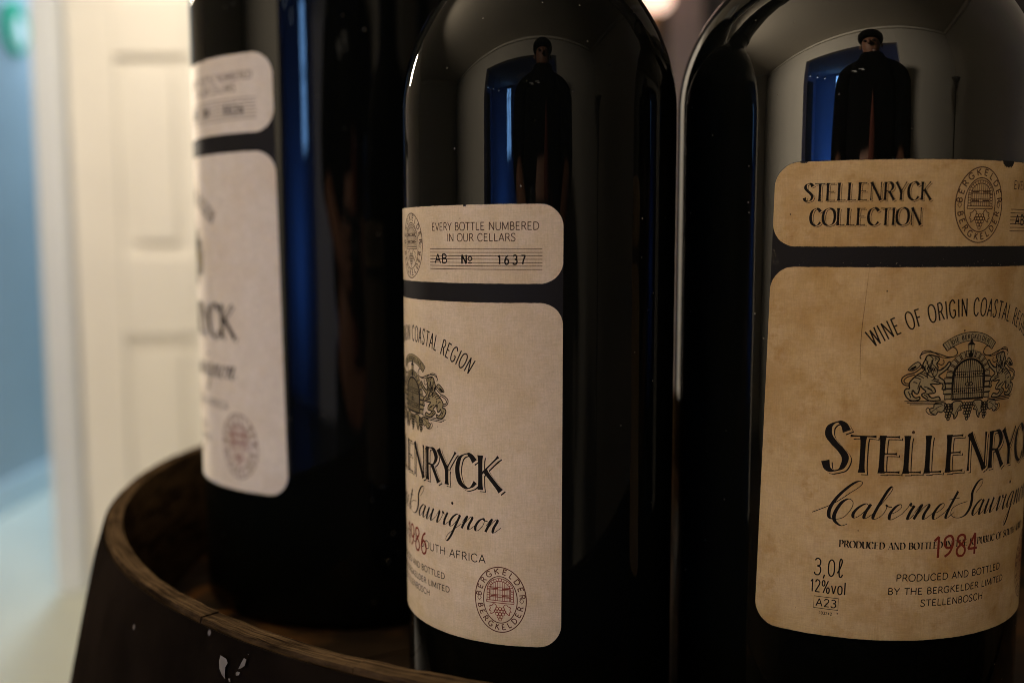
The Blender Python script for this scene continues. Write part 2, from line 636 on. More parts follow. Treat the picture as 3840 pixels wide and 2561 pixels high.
# ------------------------------------------------------------------ the label drawing
def gate_seal(inkA, inkB, cx, cy, rx=9.5, ry=11.9):
    """oval seal; rings and lettering into inkA, gate and grapes into inkB"""
    def ell(ink, ax, ay, w):
        ink.ribbon([Vector((cx + ax * math.sin(2 * math.pi * i / 72), cy + ay * math.cos(2 * math.pi * i / 72))) for i in range(72)][::-1],
                   w, True)
    ell(inkA, rx, ry, 0.36)
    ell(inkA, rx * 0.66, ry * 0.715, 0.34)
    mx, my = rx * 0.755, ry * 0.79
    half = 12.4
    draw_text(inkA, 'BERGKELDER', -half, half, 0, 2.0, 0.36, 0.42, 'sans', ell_bend(cx, cy, mx, my))
    mx2, my2 = rx * 0.915, ry * 0.93
    draw_text(inkA, 'BERGKELDER', -half * 1.08, half * 1.08, 0, 2.0, 0.36, 0.42, 'sans', ell_bend(cx, cy, mx2, my2, True))
    for sx in (-1, 1):
        q = cx + sx * rx * 0.83
        inkA.ribbon([Vector((q - .75, cy)), Vector((q, cy - .95)), Vector((q + .75, cy)), Vector((q, cy + .95))], 0.26, True)
    # gate
    b = cy - 1.2
    g = inkB
    g.line([(cx - 5.1, b), (cx + 5.1, b)], 0.26, False)
    g.line([(cx - 5.1, b + .8), (cx + 5.1, b + .8)], 0.26, False)
    for q in (-5.1, 5.1):
        g.line([(cx + q, b), (cx + q, b + .8)], 0.26, False)
    base = b + .8
    sp = base + 3.6                                            # springing
    rise = 3.6
    wi, wo = 3.9, 4.9
    for ww, rr in ((wi, rise), (wo, rise + 1.0)):
        pts = [(cx - ww, base), (cx - ww, sp)] + [(cx - ww * math.cos(a), sp + rr * math.sin(a)) for a in
                                                 [math.pi * i / 14 for i in range(1, 14)]] + [(cx + ww, sp), (cx + ww, base)]
        g.line(pts, 0.24, False)
    for i in range(14):
        a = math.pi * (i + .5) / 14
        g.line([(cx - wi * math.cos(a), sp + rise * math.sin(a)), (cx - wo * math.cos(a), sp + (rise + 1) * math.sin(a))], 0.24, False)
    for q in (0.9, 1.8, 2.7, 3.6):
        for sx in (-1, 1):
            g.line([(cx + sx * wi, base + q), (cx + sx * wo, base + q)], 0.24, False)
    for i in range(-4, 5):
        x = i * 0.86
        top = sp + rise * math.sqrt(max(0, 1 - (x / wi) ** 2)) - .1
        g.line([(cx + x, base), (cx + x, top)], 0.19, False)
    for q in (1.3, 2.2, 4.0, 4.9):
        g.line([(cx - wi, base + q), (cx + wi, base + q)], 0.22, False)
    for q in (1.75, 4.45):
        for sx in (-1, 1):
            g.line([(cx + sx * .7, base + q), (cx + sx * 3.4, base + q)], 0.38, False)
    # grapes and leaves
    for r, n in enumerate((3, 4, 3, 2, 1)):
        for i in range(n):
            g.circle((cx + (i - (n - 1) / 2) * 1.12, cy - 3.3 - r * .98), 0.54, 0.24, 9)
    for sx in (-1, 1):
        leaf = [(1.5, -3.2), (1.4, -2.2), (2.3, -1.6), (3.0, -2.3), (3.9, -2.6), (3.6, -3.4), (4.1, -4.2), (3.4, -4.5), (3.5, -5.5), (2.5, -4.9), (1.9, -4.2)]
        g.line([(cx + sx * p[0], cy + p[1]) for p in leaf], 0.26, True, True, 3)


LION = [(-15.0,94.4),(-13.4,94.1),(-11.9,93.6),(-11.6,92.8),(-12.0,92.1),(-12.4,91.5),(-12.1,90.9),(-11.8,90.1),(-12.0,89.4),(-10.5,89.6),(-8.9,91.0),(-8.4,91.8),(-7.8,92.0),(-7.5,91.3),(-8.1,90.4),(-8.8,89.6),(-10.4,88.4),(-11.4,87.6),(-10.8,86.9),(-9.4,85.9),(-8.8,83.6),(-8.6,83.1),(-10.0,83.2),(-9.7,84.1),(-10.1,85.1),(-11.7,84.9),(-14.1,85.0),(-12.7,83.7),(-12.2,82.5),(-12.8,82.0),(-14.6,81.8),(-13.3,80.5),(-11.2,80.9),(-10.5,80.2),(-10.7,79.6),(-14.0,79.6),(-16.4,81.0),(-16.7,81.8),(-15.4,82.5),(-16.8,83.8),(-17.4,84.5),(-17.9,82.1),(-18.9,82.1),(-19.7,83.1),(-19.9,81.8),(-18.8,80.6),(-17.4,80.9),(-17.3,80.2),(-18.0,79.8),(-20.0,79.7),(-21.6,80.8),(-22.4,82.6),(-21.7,83.6),(-20.8,83.6),(-21.0,85.0),(-20.4,86.3),(-18.6,88.0),(-16.9,89.0),(-16.4,89.9),(-17.0,91.2),(-16.4,92.7),(-15.9,93.9)]
MANE = [(-15.9,93.9),(-15.0,94.2),(-13.7,93.1),(-13.9,91.6),(-12.6,90.4),(-12.0,88.9),(-12.4,87.7),(-13.7,87.2),(-15.1,88.2),(-16.4,89.7),(-17.0,91.2),(-16.4,92.7)]
TAIL = [(-20.7,84.4),(-22.5,84.8),(-23.4,85.8),(-23.3,87.0),(-22.0,88.0),(-19.6,88.7),(-17.7,90.0),(-17.3,90.9),(-17.9,91.4)]
TAIL2 = [(-21.0,85.2),(-22.1,85.3),(-22.7,85.9),(-22.5,86.6),(-21.5,87.4),(-19.3,88.1)]
TUFT = [(-21.6,89.6),(-20.7,90.8),(-19.6,91.7),(-18.6,92.1),(-17.7,91.4),(-18.5,90.3),(-19.9,89.4)]
SCROLL = [(-8.2,96.3),(-6.9,96.7),(-5.7,95.9),(-5.3,94.6),(-6.4,93.7),(-8.6,93.6),(-10.8,94.3),(-13.5,95.1),(-16.0,95.2),(-17.5,94.6),(-18.1,93.9),(-17.7,93.1)]
SCROLL2 = [(-6.4,93.7),(-8.6,93.3),(-11.0,93.6),(-12.6,94.6),(-15.0,95.7),(-17.1,95.5),(-17.9,94.5)]
TONGUE = [(-12.2,91.7),(-10.8,91.1),(-9.9,91.7),(-10.1,92.8)]
LEAFA = [(-12.3,78.5),(-10.8,78.9),(-8.9,78.9),(-8.0,77.9),(-8.7,76.6),(-9.7,75.7),(-10.8,76.0),(-11.6,75.0),(-12.6,75.3),(-13.5,75.8),(-13.7,77.0),(-12.5,77.3)]
LEAFB = [(-5.6,78.9),(-4.2,79.2),(-2.6,79.0),(-1.9,77.9),(-2.9,77.3),(-2.4,76.2),(-3.6,76.0),(-3.9,74.6),(-4.9,73.4),(-5.3,74.9),(-6.2,75.4),(-5.6,76.5),(-6.4,77.6)]
CURL = [(-13.6,76.7),(-14.4,77.3),(-14.9,76.9),(-14.9,76.2),(-13.8,75.2),(-12.1,74.9)]
CAPC = [(-37.3,48.9),(-34.7,50.9),(-33.5,52.5),(-34.8,53.0),(-37.4,51.3),(-40.8,47.6),(-43.1,43.5),(-43.2,40.5),(-41.3,39.9),(-38.6,40.9),(-36.5,43.8),(-36.1,46.0),(-37.4,47.0),(-39.4,45.8),(-41.0,43.2),(-41.7,40.9),(-41.3,39.2),(-39.4,37.9),(-37.5,38.6)]
CAPC2 = [(-48.6,41.5),(-43.4,44.3),(-39.9,46.7),(-37.3,48.9)]
CAPS = [(6.1,48.4),(8.6,51.0),(8.6,52.6),(6.5,51.7),(4.5,48.7),(4.4,46.2),(3.7,43.4),(1.7,41.1),(-1.2,40.5),(-3.6,41.6),(-3.4,43.7),(-1.0,45.0),(2.5,45.7)]


def crest(fill, ink):
    """arms with two lions at a cellar gate: olive tint into fill, line work into ink"""
    for sx in (-1, 1):
        def m(pts):
            q = [(-sx * p[0] * -1, p[1]) for p in pts]
            return q if sx > 0 else [(-p[0], p[1]) for p in pts]
        fill.fill(m(LION))
        fill.fill(m(TUFT), True)
        fill.fill(m(LEAFA))
        fill.fill(m(LEAFB))
        ink.line(m(LION), 0.46, True, True, 3)
        for q in range(7):
            a = MANE[(q * 2) % 12]
            for w in (.25, .6, .95):
                c = (-14.4 + (a[0] + 14.4) * w, 90.6 + (a[1] - 90.6) * w)
                ink.line(m([c, (c[0] - .35, c[1] - .7), (c[0] + .1, c[1] - 1.5)]), 0.50, True, False, 3, True)
        ink.line(m(MANE), 0.30, True, True, 3)
        ink.dot(m([(-12.9, 92.7)])[0], .22, 6)
        ink.line(m(TAIL), 0.40)
        ink.line(m(TAIL2), 0.34)
        ink.line(m(TUFT), 0.36, True, True, 3)
        ink.fill(m([(-21.3, 89.6), (-20.5, 90.4), (-19.3, 91.0), (-18.9, 90.4), (-20.0, 89.6)]))
        ink.line(m(TONGUE), 0.32)
        ink.line(m(SCROLL), 0.36)
        ink.line(m(SCROLL2), 0.28)
        for h in ((-19.6, 87.2, -17.2, 86.4), (-18.6, 87.8, -16.4, 86.9), (-17.6, 88.4, -15.6, 87.4), (-16.6, 88.6, -15.2, 87.9),
                  (-13.8, 86.2, -11.6, 85.4), (-13.4, 86.6, -11.2, 86.1), (-12.8, 85.9, -10.6, 85.2), (-20.4, 82.0, -19.4, 81.0),
                  (-21.2, 82.6, -20.2, 80.6), (-16.0, 81.6, -14.6, 80.4), (-15.4, 82.0, -13.6, 80.6), (-19.8, 85.6, -18.4, 85.2),
                  (-18.2, 83.4, -17.4, 86.0), (-16.2, 84.2, -13.4, 83.0), (-15.0, 83.6, -13.0, 82.4), (-11.4, 89.2, -9.0, 90.6)):
            ink.line(m([(h[0], h[1]), ((h[0] + h[2]) / 2, (h[1] + h[3]) / 2 + .2), (h[2], h[3])]), 0.32, True, False, 3)
        ink.line(m([(-13.2, 93.5), (-12.6, 93.2), (-12.2, 92.8)]), 0.3)
        ink.line(m(LEAFA), 0.38, True, True, 3)
        ink.line(m(LEAFB), 0.40, True, True, 3)
        ink.line(m(CURL), 0.26)
        ink.line(m([(-13.2, 75.8), (-11.4, 77.2), (-9.2, 78.2)]), 0.22)
        ink.line(m([(-11.4, 77.2), (-11.2, 76.2)]), 0.2, False)
        ink.line(m([(-5.2, 73.4), (-4.2, 76.0), (-2.6, 78.4)]), 0.22)
        # ledge
        for a, b, y in ((-22.2, -8.4, 79.5), (-21.4, -9.0, 79.0), (-20.4, -9.6, 78.45)):
            ink.line(m([(a, y), (b, y)]), 0.27, False)
        # grape clusters
        for r, n in enumerate((3, 3, 3, 2, 2, 1)):
            for i in range(n):
                c = (-7.3 + (i - (n - 1) / 2) * 1.05 + .15 * (r % 2), 78.0 - r * .9)
                q = m([c])[0]
                fill.dot(q, 0.5, 8)
                ink.circle(q, 0.48, 0.36, 8)
        # arch stones
        for i in range(6):
            a0, a1 = math.pi / 2 * i / 6 + .03, math.pi / 2 * (i + 1) / 6 - .03
            pts = [(-r * math.cos(a) * k, 86.9 + r * math.sin(a)) for r, a, k in
                   ((6.6, a0, 1), (6.6, a1, 1), (8.5, a1, 1.02), (8.7, a0, 1.02))]
            fill.fill(m(pts))
            ink.line(m(pts), 0.38, False, True)
        for i in range(4):
            y = 79.9 + i * 1.75
            w = 0.5 if i % 2 else 0.0
            pts = [(-6.6, y), (-6.6, y + 1.55), (-8.9 - w, y + 1.55), (-9.0 - w, y)]
            fill.fill(m(pts))
            ink.line(m(pts), 0.40, False, True)
    for rw, n in enumerate((4, 4, 3, 3, 2, 1)):
        for i in range(n):
            q = ((i - (n - 1) / 2) * 1.05 + .12 * (-1) ** rw, 78.2 - rw * .98)
            fill.dot(q, 0.52, 8)
            ink.circle(q, 0.50, 0.34, 8)
    # door leaves
    pts = [(-6.2, 79.8), (6.2, 79.8), (6.2, 86.9)] + [(6.2 * math.cos(math.pi * i / 16), 86.9 + 5.8 * math.sin(math.pi * i / 16))
                                                      for i in range(1, 16)] + [(-6.2, 86.9)]
    fill.fill(pts)
    ink.line(pts, 0.75, False, True)
    for i in range(-7, 8):
        x = i * .8
        ink.line([(x, 79.9), (x, 86.9 + 5.7 * math.sqrt(max(0, 1 - (x / 6.2) ** 2)))], 0.26 if i else 0.42, False)
    for y in (81.6, 83.2, 86.9, 88.6):
        ink.line([(-6.1, y), (6.1, y)], 0.24, False)
    for y in (82.4, 87.75):
        for sx in (-1, 1):
            for q in range(6):
                ink.dot((sx * (1.6 + q * .78), y + .12 * (-1) ** q), 0.36, 6)
    for sx in (-1, 1):
        ink.circle((sx * .75, 84.6), 0.62, 0.28, 10)
        ink.line([(sx * .75, 85.2), (sx * .75, 86.2)], 0.34, False)
    # lantern
    fill.fill([(-.9, 94.6), (.9, 94.6), (1.2, 97.3), (-1.2, 97.3)])
    ink.line([(-.9, 94.6), (.9, 94.6), (1.2, 97.3), (-1.2, 97.3)], 0.3, False, True)
    ink.line([(0, 94.6), (0, 97.3)], 0.22, False)
    ink.fill([(-1.7, 97.3), (1.7, 97.3), (.5, 98.3), (.3, 99.2), (-.3, 99.2), (-.5, 98.3)])
    ink.fill([(-.7, 93.2), (.7, 93.2), (1.1, 94.5), (-1.1, 94.5)])
    # banner
    R0 = 17.2
    cy = 101.4 - R0
    A = math.asin(10.7 / R0)
    out = [Vector((R0 * math.sin(-A + 2 * A * i / 24), cy + R0 * math.cos(-A + 2 * A * i / 24))) for i in range(25)]
    inn = [Vector((.84 * R0 * math.sin(-A + 2 * A * i / 24), cy + .84 * R0 * math.cos(-A + 2 * A * i / 24))) for i in range(25)]
    fill.fill(inn + out[::-1])
    ink.line([tuple(p) for p in out], 0.26, False)
    ink.line([tuple(p) for p in inn], 0.26, False)
    for sx in (0, -1):
        ink.line([tuple(out[sx]), tuple(inn[sx])], 0.4, False)
        for q in range(1, 4):
            i = q if sx == 0 else 24 - q
            ink.line([tuple(out[i]), tuple(inn[i])], 0.17, False)
    draw_text(ink, 'DIE BERGKELDER', -7.4, 7.4, 0, 1.45, 0.26, 0.25, 'sans', arc_bend(0, cy, R0 * .875))


def big_name():
    k = Ink()
    draw_text(k, 'S', -45.8, -38.2, 56.0, 16.2, 2.15, 0, 'roman')
    for ch, x, x1 in (('T', -38.2, -30.0), ('E', -29.4, -21.5), ('L', -21.6, -14.9), ('L', -14.7, -7.9), ('E', -7.4, .3), ('N', .4, 10.2),
                      ('R', 10.4, 18.6), ('Y', 18.0, 27.2), ('C', 27.0, 36.0), ('K', 35.8, 45.2)):
        draw_text(k, ch, x, x1, 55.9, 12.4, 1.98, 0, 'roman')
    return k


def upper_name():
    k = Ink()
    draw_text(k, 'STELLENRYCK', -56.6, -17.8, 143.3, 5.7, 0.90, 0.05, 'roman')
    draw_text(k, 'COLLECTION', -54.4, -20.2, 135.5, 5.5, 0.88, 0.05, 'roman')
    return k


def label_art(edition):
    """all print of one label as named layers: (name, ink, layer height, material)"""
    L = []
    shadow, blank, name = Ink(), Ink(), Ink()
    b, u = big_name(), upper_name()
    shadow.add(b, 1.02, -.80)
    shadow.add(u, .46, -.38)
    blank.add(b, .66, -.50)
    blank.add(u, .30, -.24)
    name.add(b)
    name.add(u)
    L += [('name_shadow', shadow, 1, INK), ('name_inline', blank, 2, None), ('name_lettering', name, 3, INK)]
    # seals
    s = Ink()
    gate_seal(s, s, 0, 141.9)
    L.append(('upper_seal', s, 1, INK_BROWN))
    s2, s3 = Ink(), Ink()
    gate_seal(s2, s3, 44.6, 16.6)
    L.append(('lower_seal', s2, 1, INK_RUST))
    L.append(('lower_seal_gate', s3, 1, INK_RED))
    # upper right: numbering
    t = Ink()
    draw_text(t, 'EVERY BOTTLE NUMBERED', 15.6, 58.2, 147.2, 2.75, 0.30, 0.07)
    draw_text(t, 'IN OUR CELLARS', 23.5, 50.2, 143.4, 2.65, 0.30, 0.07)
    for i in range(7):
        y = 140.7 - i * 1.165
        t.line([(14.5, y), (59.3, y)], 0.22, False)
    L.append(('numbering_lines', t, 1, INK_BROWN))
    n = Ink()
    draw_text(n, 'AB', 17.3, 23.6, 135.75, 3.2, 0.50, 0.1)
    draw_text(n, 'N', 29.8, 32.2, 135.6, 3.1, 0.62, 0.1)
    n.circle((33.4, 137.4), 0.75, 0.42, 10)
    n.line([(32.6, 135.9), (34.2, 135.9)], 0.36, False)
    draw_text(n, edition['number'], 43.8, 53.6, 135.5, 3.1, 0.52, 0.42)
    L.append(('bottle_number', n, 2, INK))
    # arched line
    a = Ink()
    arc = arc_bend(0, 47.6, 59.0)
    draw_text(a, 'WINE OF ORIGIN COASTAL REGION', -34.4, 34.4, 0, 5.7, 0.48, 0.20, 'sans', arc)
    L.append(('origin_line', a, 1, INK))
    f, k = Ink(), Ink()
    crest(f, k)
    L.append(('crest_tint', f, 1, INK_OLIVE))
    L.append(('crest', k, 2, INK))
    # handwriting
    h = Ink()
    pen(h, spline(CAPC, 8), 1.2, 0.22)
    pen(h, spline(CAPC2, 8), 0.5, 0.26)
    pen(h, spline(CAPS, 8), 1.1, 0.22)
    draw_script(h, 'abernet', -36.8, -3.2, 40.8, 4.9, .42, 1.02, 0.22)
    draw_script(h, 'auvignon', 4.2, 44.0, 40.8, 4.9, .42, 1.02, 0.22)
    L.append(('variety_script', h, 1, INK))
    y = Ink()
    draw_text(y, edition['year'], *edition['year_box'][:2], edition['year_box'][2], edition['year_box'][3], 0.82, 0.06)
    L.append(('vintage_year', y, 2, INK_RED))
    p = Ink()
    if edition['old']:
        draw_text(p, 'PRODUCED AND BOTTLED IN THE REPUBLIC OF SOUTH AFRICA', -39.6, 41.4, 30.75, 2.3, 0.50, 0.08, 'roman')
    else:
        draw_text(p, 'PRODUCT OF SOUTH AFRICA', -25.0, 39.1, 29.3, 2.95, 0.34, 0.08)
    L.append(('produce_line', p, 1, INK))
    d = Ink()
    draw_text(d, 'PRODUCED AND BOTTLED', -21.2, 21.2, 20.1, 2.3, 0.31, 0.08)
    draw_text(d, 'BY THE BERGKELDER LIMITED', -23.6, 23.6, 15.6, 2.2, 0.31, 0.08)
    draw_text(d, 'STELLENBOSCH', -12.6, 12.3, 11.5, 2.25, 0.31, 0.08)
    draw_text(d, '3,0\u2113', -47.0, -37.8, 20.5, 5.6, 0.44, 0.12)
    draw_text(d, '12%vol', -48.0, -36.7, 14.6, 4.2, 0.41, 0.12)
    draw_text(d, 'A23', -45.8, -39.4, 9.9, 2.6, 0.34, 0.14)
    d.line([(-46.5, 9.2), (-38.8, 9.2), (-38.8, 13.2), (-46.5, 13.2)], 0.24, False, True)
    draw_text(d, '103242', -44.6, -40.6, 7.2, 0.95, 0.16, 0.2)
    L.append(('bottler_lines', d, 1, INK))
    if edition['old']:
        c = Ink()
        c.line([(-35.4, 122.0), (-36.1, 110.0), (-36.6, 101.0), (-36.5, 92.0), (-36.0, 86.0)], 0.13, taper=True)
        L.append(('paper_crease', c, 1, INK_BROWN))
        for q, rr in (((-18.6, 69.4), .55), ((-34.0, 36.6), .22)):
            c = Ink()
            c.dot(q, rr, 7)
            L.append(('brown_speck', c, 1, INK_BROWN))
        w = Ink()
        rnd = random.Random(5)
        for _ in range(46):
            w.dot((-66.3 + abs(rnd.gauss(0, 1.1)), rnd.uniform(119, 133)), rnd.uniform(.05, .16), 5)
        for _ in range(26):
            w.dot((rnd.uniform(-58, 30), 122.5 + abs(rnd.gauss(0, .9))), rnd.uniform(.05, .15), 5)
        w.polys = [p for p in w.polys if 122.4 < p[0].y < 128.6 or p[0].x < -66.2]
        L.append(('edge_scuffs', w, 1, SCUFF))
    return L


HW, LH, GAP0, GAP1, CR = 66.5, 156.0, 122.3, 128.8, 8.0


def panel_span(x, y0, y1, cr):
    """lower and upper edge of a round-cornered panel at x"""
    e = abs(x) - (HW - cr)
    d = cr - math.sqrt(max(0.0, cr * cr - e * e)) if e > 0 else 0.0
    return y0 + d, y1 - d


class LabelSpace:
    def __init__(self, R, scale, uc, shear, z0):
        self.R, self.s, self.uc, self.sh, self.z0 = R, scale, uc, shear, z0

    def at(self, x, y, off):
        v = y * self.s
        a = (self.uc + self.sh * v + x * self.s) / 1000.0 / self.R
        r = self.R + off
        return (r * math.sin(a), -r * math.cos(a), self.z0 + v / 1000.0)


def finish(name, verts_xy, faces, off, sp, mat, parent):
    me = bpy.data.meshes.new(name)
    me.from_pydata([sp.at(x, y, off) for x, y in verts_xy], [], faces)
    uvl = me.uv_layers.new(name='UVMap')
    for lp in me.loops:
        uvl.data[lp.index].uv = verts_xy[lp.vertex_index]
    me.materials.append(mat)
    for p in me.polygons:
        p.use_smooth = True
    return link(bpy.data.objects.new(name, me), parent)


def ink_obj(name, ink, off, sp, mat, parent):
    bm = bmesh.new()
    for poly in ink.polys:
        vs = [bm.verts.new((p.x, p.y, 0)) for p in poly]
        try:
            bm.faces.new(vs)
        except ValueError:
            pass
    xs = [v.co.x for v in bm.verts]
    x = math.floor(min(xs)) + 2.0
    while x < max(xs):
        bmesh.ops.bisect_plane(bm, geom=bm.verts[:] + bm.edges[:] + bm.faces[:], plane_co=(x, 0, 0), plane_no=(1, 0, 0), dist=1e-5)
        x += 2.0
    bm.verts.index_update()
    for f in bm.faces:
        f.normal_update()
        if f.normal.z < 0:
            f.normal_flip()
    verts = [(v.co.x, v.co.y) for v in bm.verts]
    faces = [[v.index for v in f.verts] for f in bm.faces]
    bm.free()
    return finish(name, verts, faces, off, sp, mat, parent)


def panel_obj(name, y0, y1, off, sp, mat, parent, cr=CR, inset=0.0, chips=(), rough=0.12, seed=0, rows=1):
    rnd = random.Random(seed)
    xs = [-HW + inset + (2 * HW - 2 * inset) * i / 220 for i in range(221)]
    for k in range(24):
        d = cr * (1 - math.cos(math.pi / 2 * k / 24))
        xs += [-HW + inset + d, HW - inset - d]
    for c in chips:
        xs += [c[0] - c[1] + 2 * c[1] * i / 16 for i in range(17)]
    xs = sorted(set(round(x, 4) for x in xs))
    verts, faces = [], []
    w0 = w1 = 0.0
    for x in xs:
        a, b = panel_span(x, y0, y1, cr)
        w0 = w0 * .6 + rnd.uniform(-rough, rough) * .4
        w1 = w1 * .6 + rnd.uniform(-rough, rough) * .4
        a += inset + w0
        b += -inset + w1
        for cx, cw, dp in chips:
            if abs(x - cx) < cw:
                b -= dp * (1 - ((x - cx) / cw) ** 4) * (0.85 + .15 * math.sin(9 * x))
        verts += [(x, a), (x, max(b, a + .02))]
    for i in range(len(xs) - 1):
        faces.append((2 * i, 2 * i + 2, 2 * i + 3, 2 * i + 1))
    return finish(name, verts, faces, off, sp, mat, parent)


def backing_obj(name, off, sp, mat, parent):
    xs = [-HW + 2 * HW * i / 120 for i in range(121)]
    for k in range(24):
        d = CR * (1 - math.cos(math.pi / 2 * k / 24))
        xs += [-HW + d, HW - d]
    xs = sorted(set(round(x, 4) for x in xs))
    verts, faces = [], []
    for x in xs:
        a, _ = panel_span(x, 0, GAP0, CR)
        _, b = panel_span(x, GAP1, LH, CR)
        verts += [(x, a - .10), (x, b + .10)]
    for i in range(len(xs) - 1):
        faces.append((2 * i, 2 * i + 2, 2 * i + 3, 2 * i + 1))
    return finish(name, verts, faces, off, sp, mat, parent)


# ------------------------------------------------------------------ bottles
def bottle_profile(R, zs, rho, rn, ztop, foot):
    """body of revolution from the punt to the lip: (r, z)"""
    p = [(0, foot * 1.6), (R * .45, foot * 1.2), (R * .72, foot * .35), (R * .80, 0.0), (R * .90, 0.0006), (R * .965, foot * .12),
         (R * .992, foot * .30), (R, foot * .6), (R, foot * 1.5)]
    for i in range(1, 9):
        p.append((R, foot * 1.5 + (zs - foot * 1.5) * i / 8))
    # shoulder arc then a smooth counter curve into the neck
    rf = R * .62
    # angle where arc and fillet meet
    c = (R - rho - rn - rf)
    th = math.acos(min(1, max(-1, -c / (rho + rf))))
    for i in range(1, 19):
        a = th * i / 18
        p.append((R - rho + rho * math.cos(a), zs + rho * math.sin(a)))
    cx, cz = rn + rf, zs + (rho + rf) * math.sin(th)
    for i in range(1, 13):
        a = th * (1 - i / 12)
        p.append((cx - rf * math.cos(a), cz - rf * math.sin(a)))
    zn = cz
    for i in range(1, 5):
        p.append((rn - .0012 * i / 4, zn + (ztop - .02 - zn) * i / 4))
    p += [(rn + .0018, ztop - .018), (rn + .0022, ztop - .012), (rn + .0020, ztop - .004), (rn + .0006, ztop), (rn - .005, ztop), (0, ztop - .001)]
    return p, zn


def wine_bottle(label, loc, R, zs, rho, rn, ztop, sp_args, edition, paper, chips, glass=None):
    root = empty('wine_bottle', (loc[0], loc[1], HEAD_Z))
    tag(root, label, 'wine bottle')
    prof, zn = bottle_profile(R, zs, rho, rn, ztop, .012)
    bm = bmesh.new()
    lathe(bm, prof, 160)
    mesh_obj('glass_body', bm, glass or GLASS, root, True)
    # foil capsule over the neck, slightly crumpled
    bm = bmesh.new()
    zc = zn - .004
    n = 26
    pr = []
    for i in range(n + 1):
        z = zc + (ztop - .02 - zc) * i / n
        pr.append((rn + .0006 + (.0010 if i < 2 else 0), z))
    pr += [(rn + .0027, ztop - .018), (rn + .0031, ztop - .011), (rn + .0028, ztop - .003), (rn + .0012, ztop + .0012), (0, ztop + .0014)]
    lathe(bm, pr, 64)
    rnd = random.Random(3)
    for v in bm.verts:
        if v.co.z < ztop - .02:
            a = math.atan2(v.co.y, v.co.x)
            k = .00035 * (math.sin(7 * a + v.co.z * 190) + .7 * math.sin(13 * a - v.co.z * 310)) + rnd.uniform(-.00012, .00012)
            r = math.hypot(v.co.x, v.co.y)
            if r > 1e-5:
                v.co.x *= (r + k) / r
                v.co.y *= (r + k) / r
    mesh_obj('foil_capsule', bm, FOIL, root, True)
    scale, uc, shear, z0 = sp_args
    sp = LabelSpace(R, scale, uc, shear, z0)
    lab = backing_obj('label', .00010, sp, BLACK_PAPER, root)
    panel_obj('upper_panel', GAP1, LH, .00020, sp, paper, lab, CR, .05, chips, seed=1)
    panel_obj('lower_panel', 0, GAP0, .00020, sp, paper, lab, CR, .05, (), seed=2)
    for name, ink, layer, mat in label_art(edition):
        ink_obj(name, ink, .00020 + .00005 * layer, sp, mat or paper, lab)
    return root


PAPER3 = paper_mat('stained_tan_label_paper', (0.49, 0.345, 0.160), (0.54, 0.395, 0.215), (0.35, 0.195, 0.05), .85, 3)
PAPER2 = paper_mat('cream_label_paper', (0.60, 0.48, 0.32), (0.66, 0.54, 0.39), (0.52, 0.38, 0.20), .5, 2)
PAPER1 = paper_mat('pale_label_paper', (0.63, 0.57, 0.48), (0.68, 0.62, 0.54), (0.58, 0.45, 0.30), .35, 1)
E1984 = dict(number='1021', year='1984', year_box=(-9.6, 8.2, 27.6, 7.1), old=True)
E1986 = dict(number='1637', year='1986', year_box=(-8.4, 10.8, 26.8, 8.6), old=False)
E1986B = dict(number='0036', year='1986', year_box=(-8.4, 10.8, 26.8, 8.6), old=False)


def build_bottles():
    dz = EYE - HEAD_Z
    wine_bottle('large dark wine bottle standing furthest back, beside the cream panelled door', (-.0859, .536), .082, .350, .096, .023, .61,
                (1.333, -109.6, -.0145, dz - .1199), E1986B, PAPER1, ((30.0, 1.2, .5),), GLASS_DULL)
    wine_bottle('dark wine bottle numbered 1637 with a pale cream 1986 label', (.01006, .3640), .0499, .186 + .0455, .068, .0158, .425,
                (.875 * .1672 / .156, -64.3 * .875, .003, dz - .1528 * .875), E1986, PAPER2, ((31.2, .7, .7), (-20, 1.0, .5)), GLASS_DULL)
    wine_bottle('rounded dark wine bottle with a tan stained 1984 three litre label', (.1273, .3737), .0638, .186 + .050, .0576, .0185, .445,
                (1.0, 18.6, .025, dz - .130), E1984, PAPER3, ((11.9, 3.1, 2.2), (-57.2, 1.3, .5), (20.5, .5, .4)))


build_bottles()


# ------------------------------------------------------------------ barrel
BX, BY = .0904, .5524


def barrel_r(z, off=0.0):
    t = (z - RIM_Z / 2) / (RIM_Z / 2)
    return .300 + .058 * (1 - t * t) + off


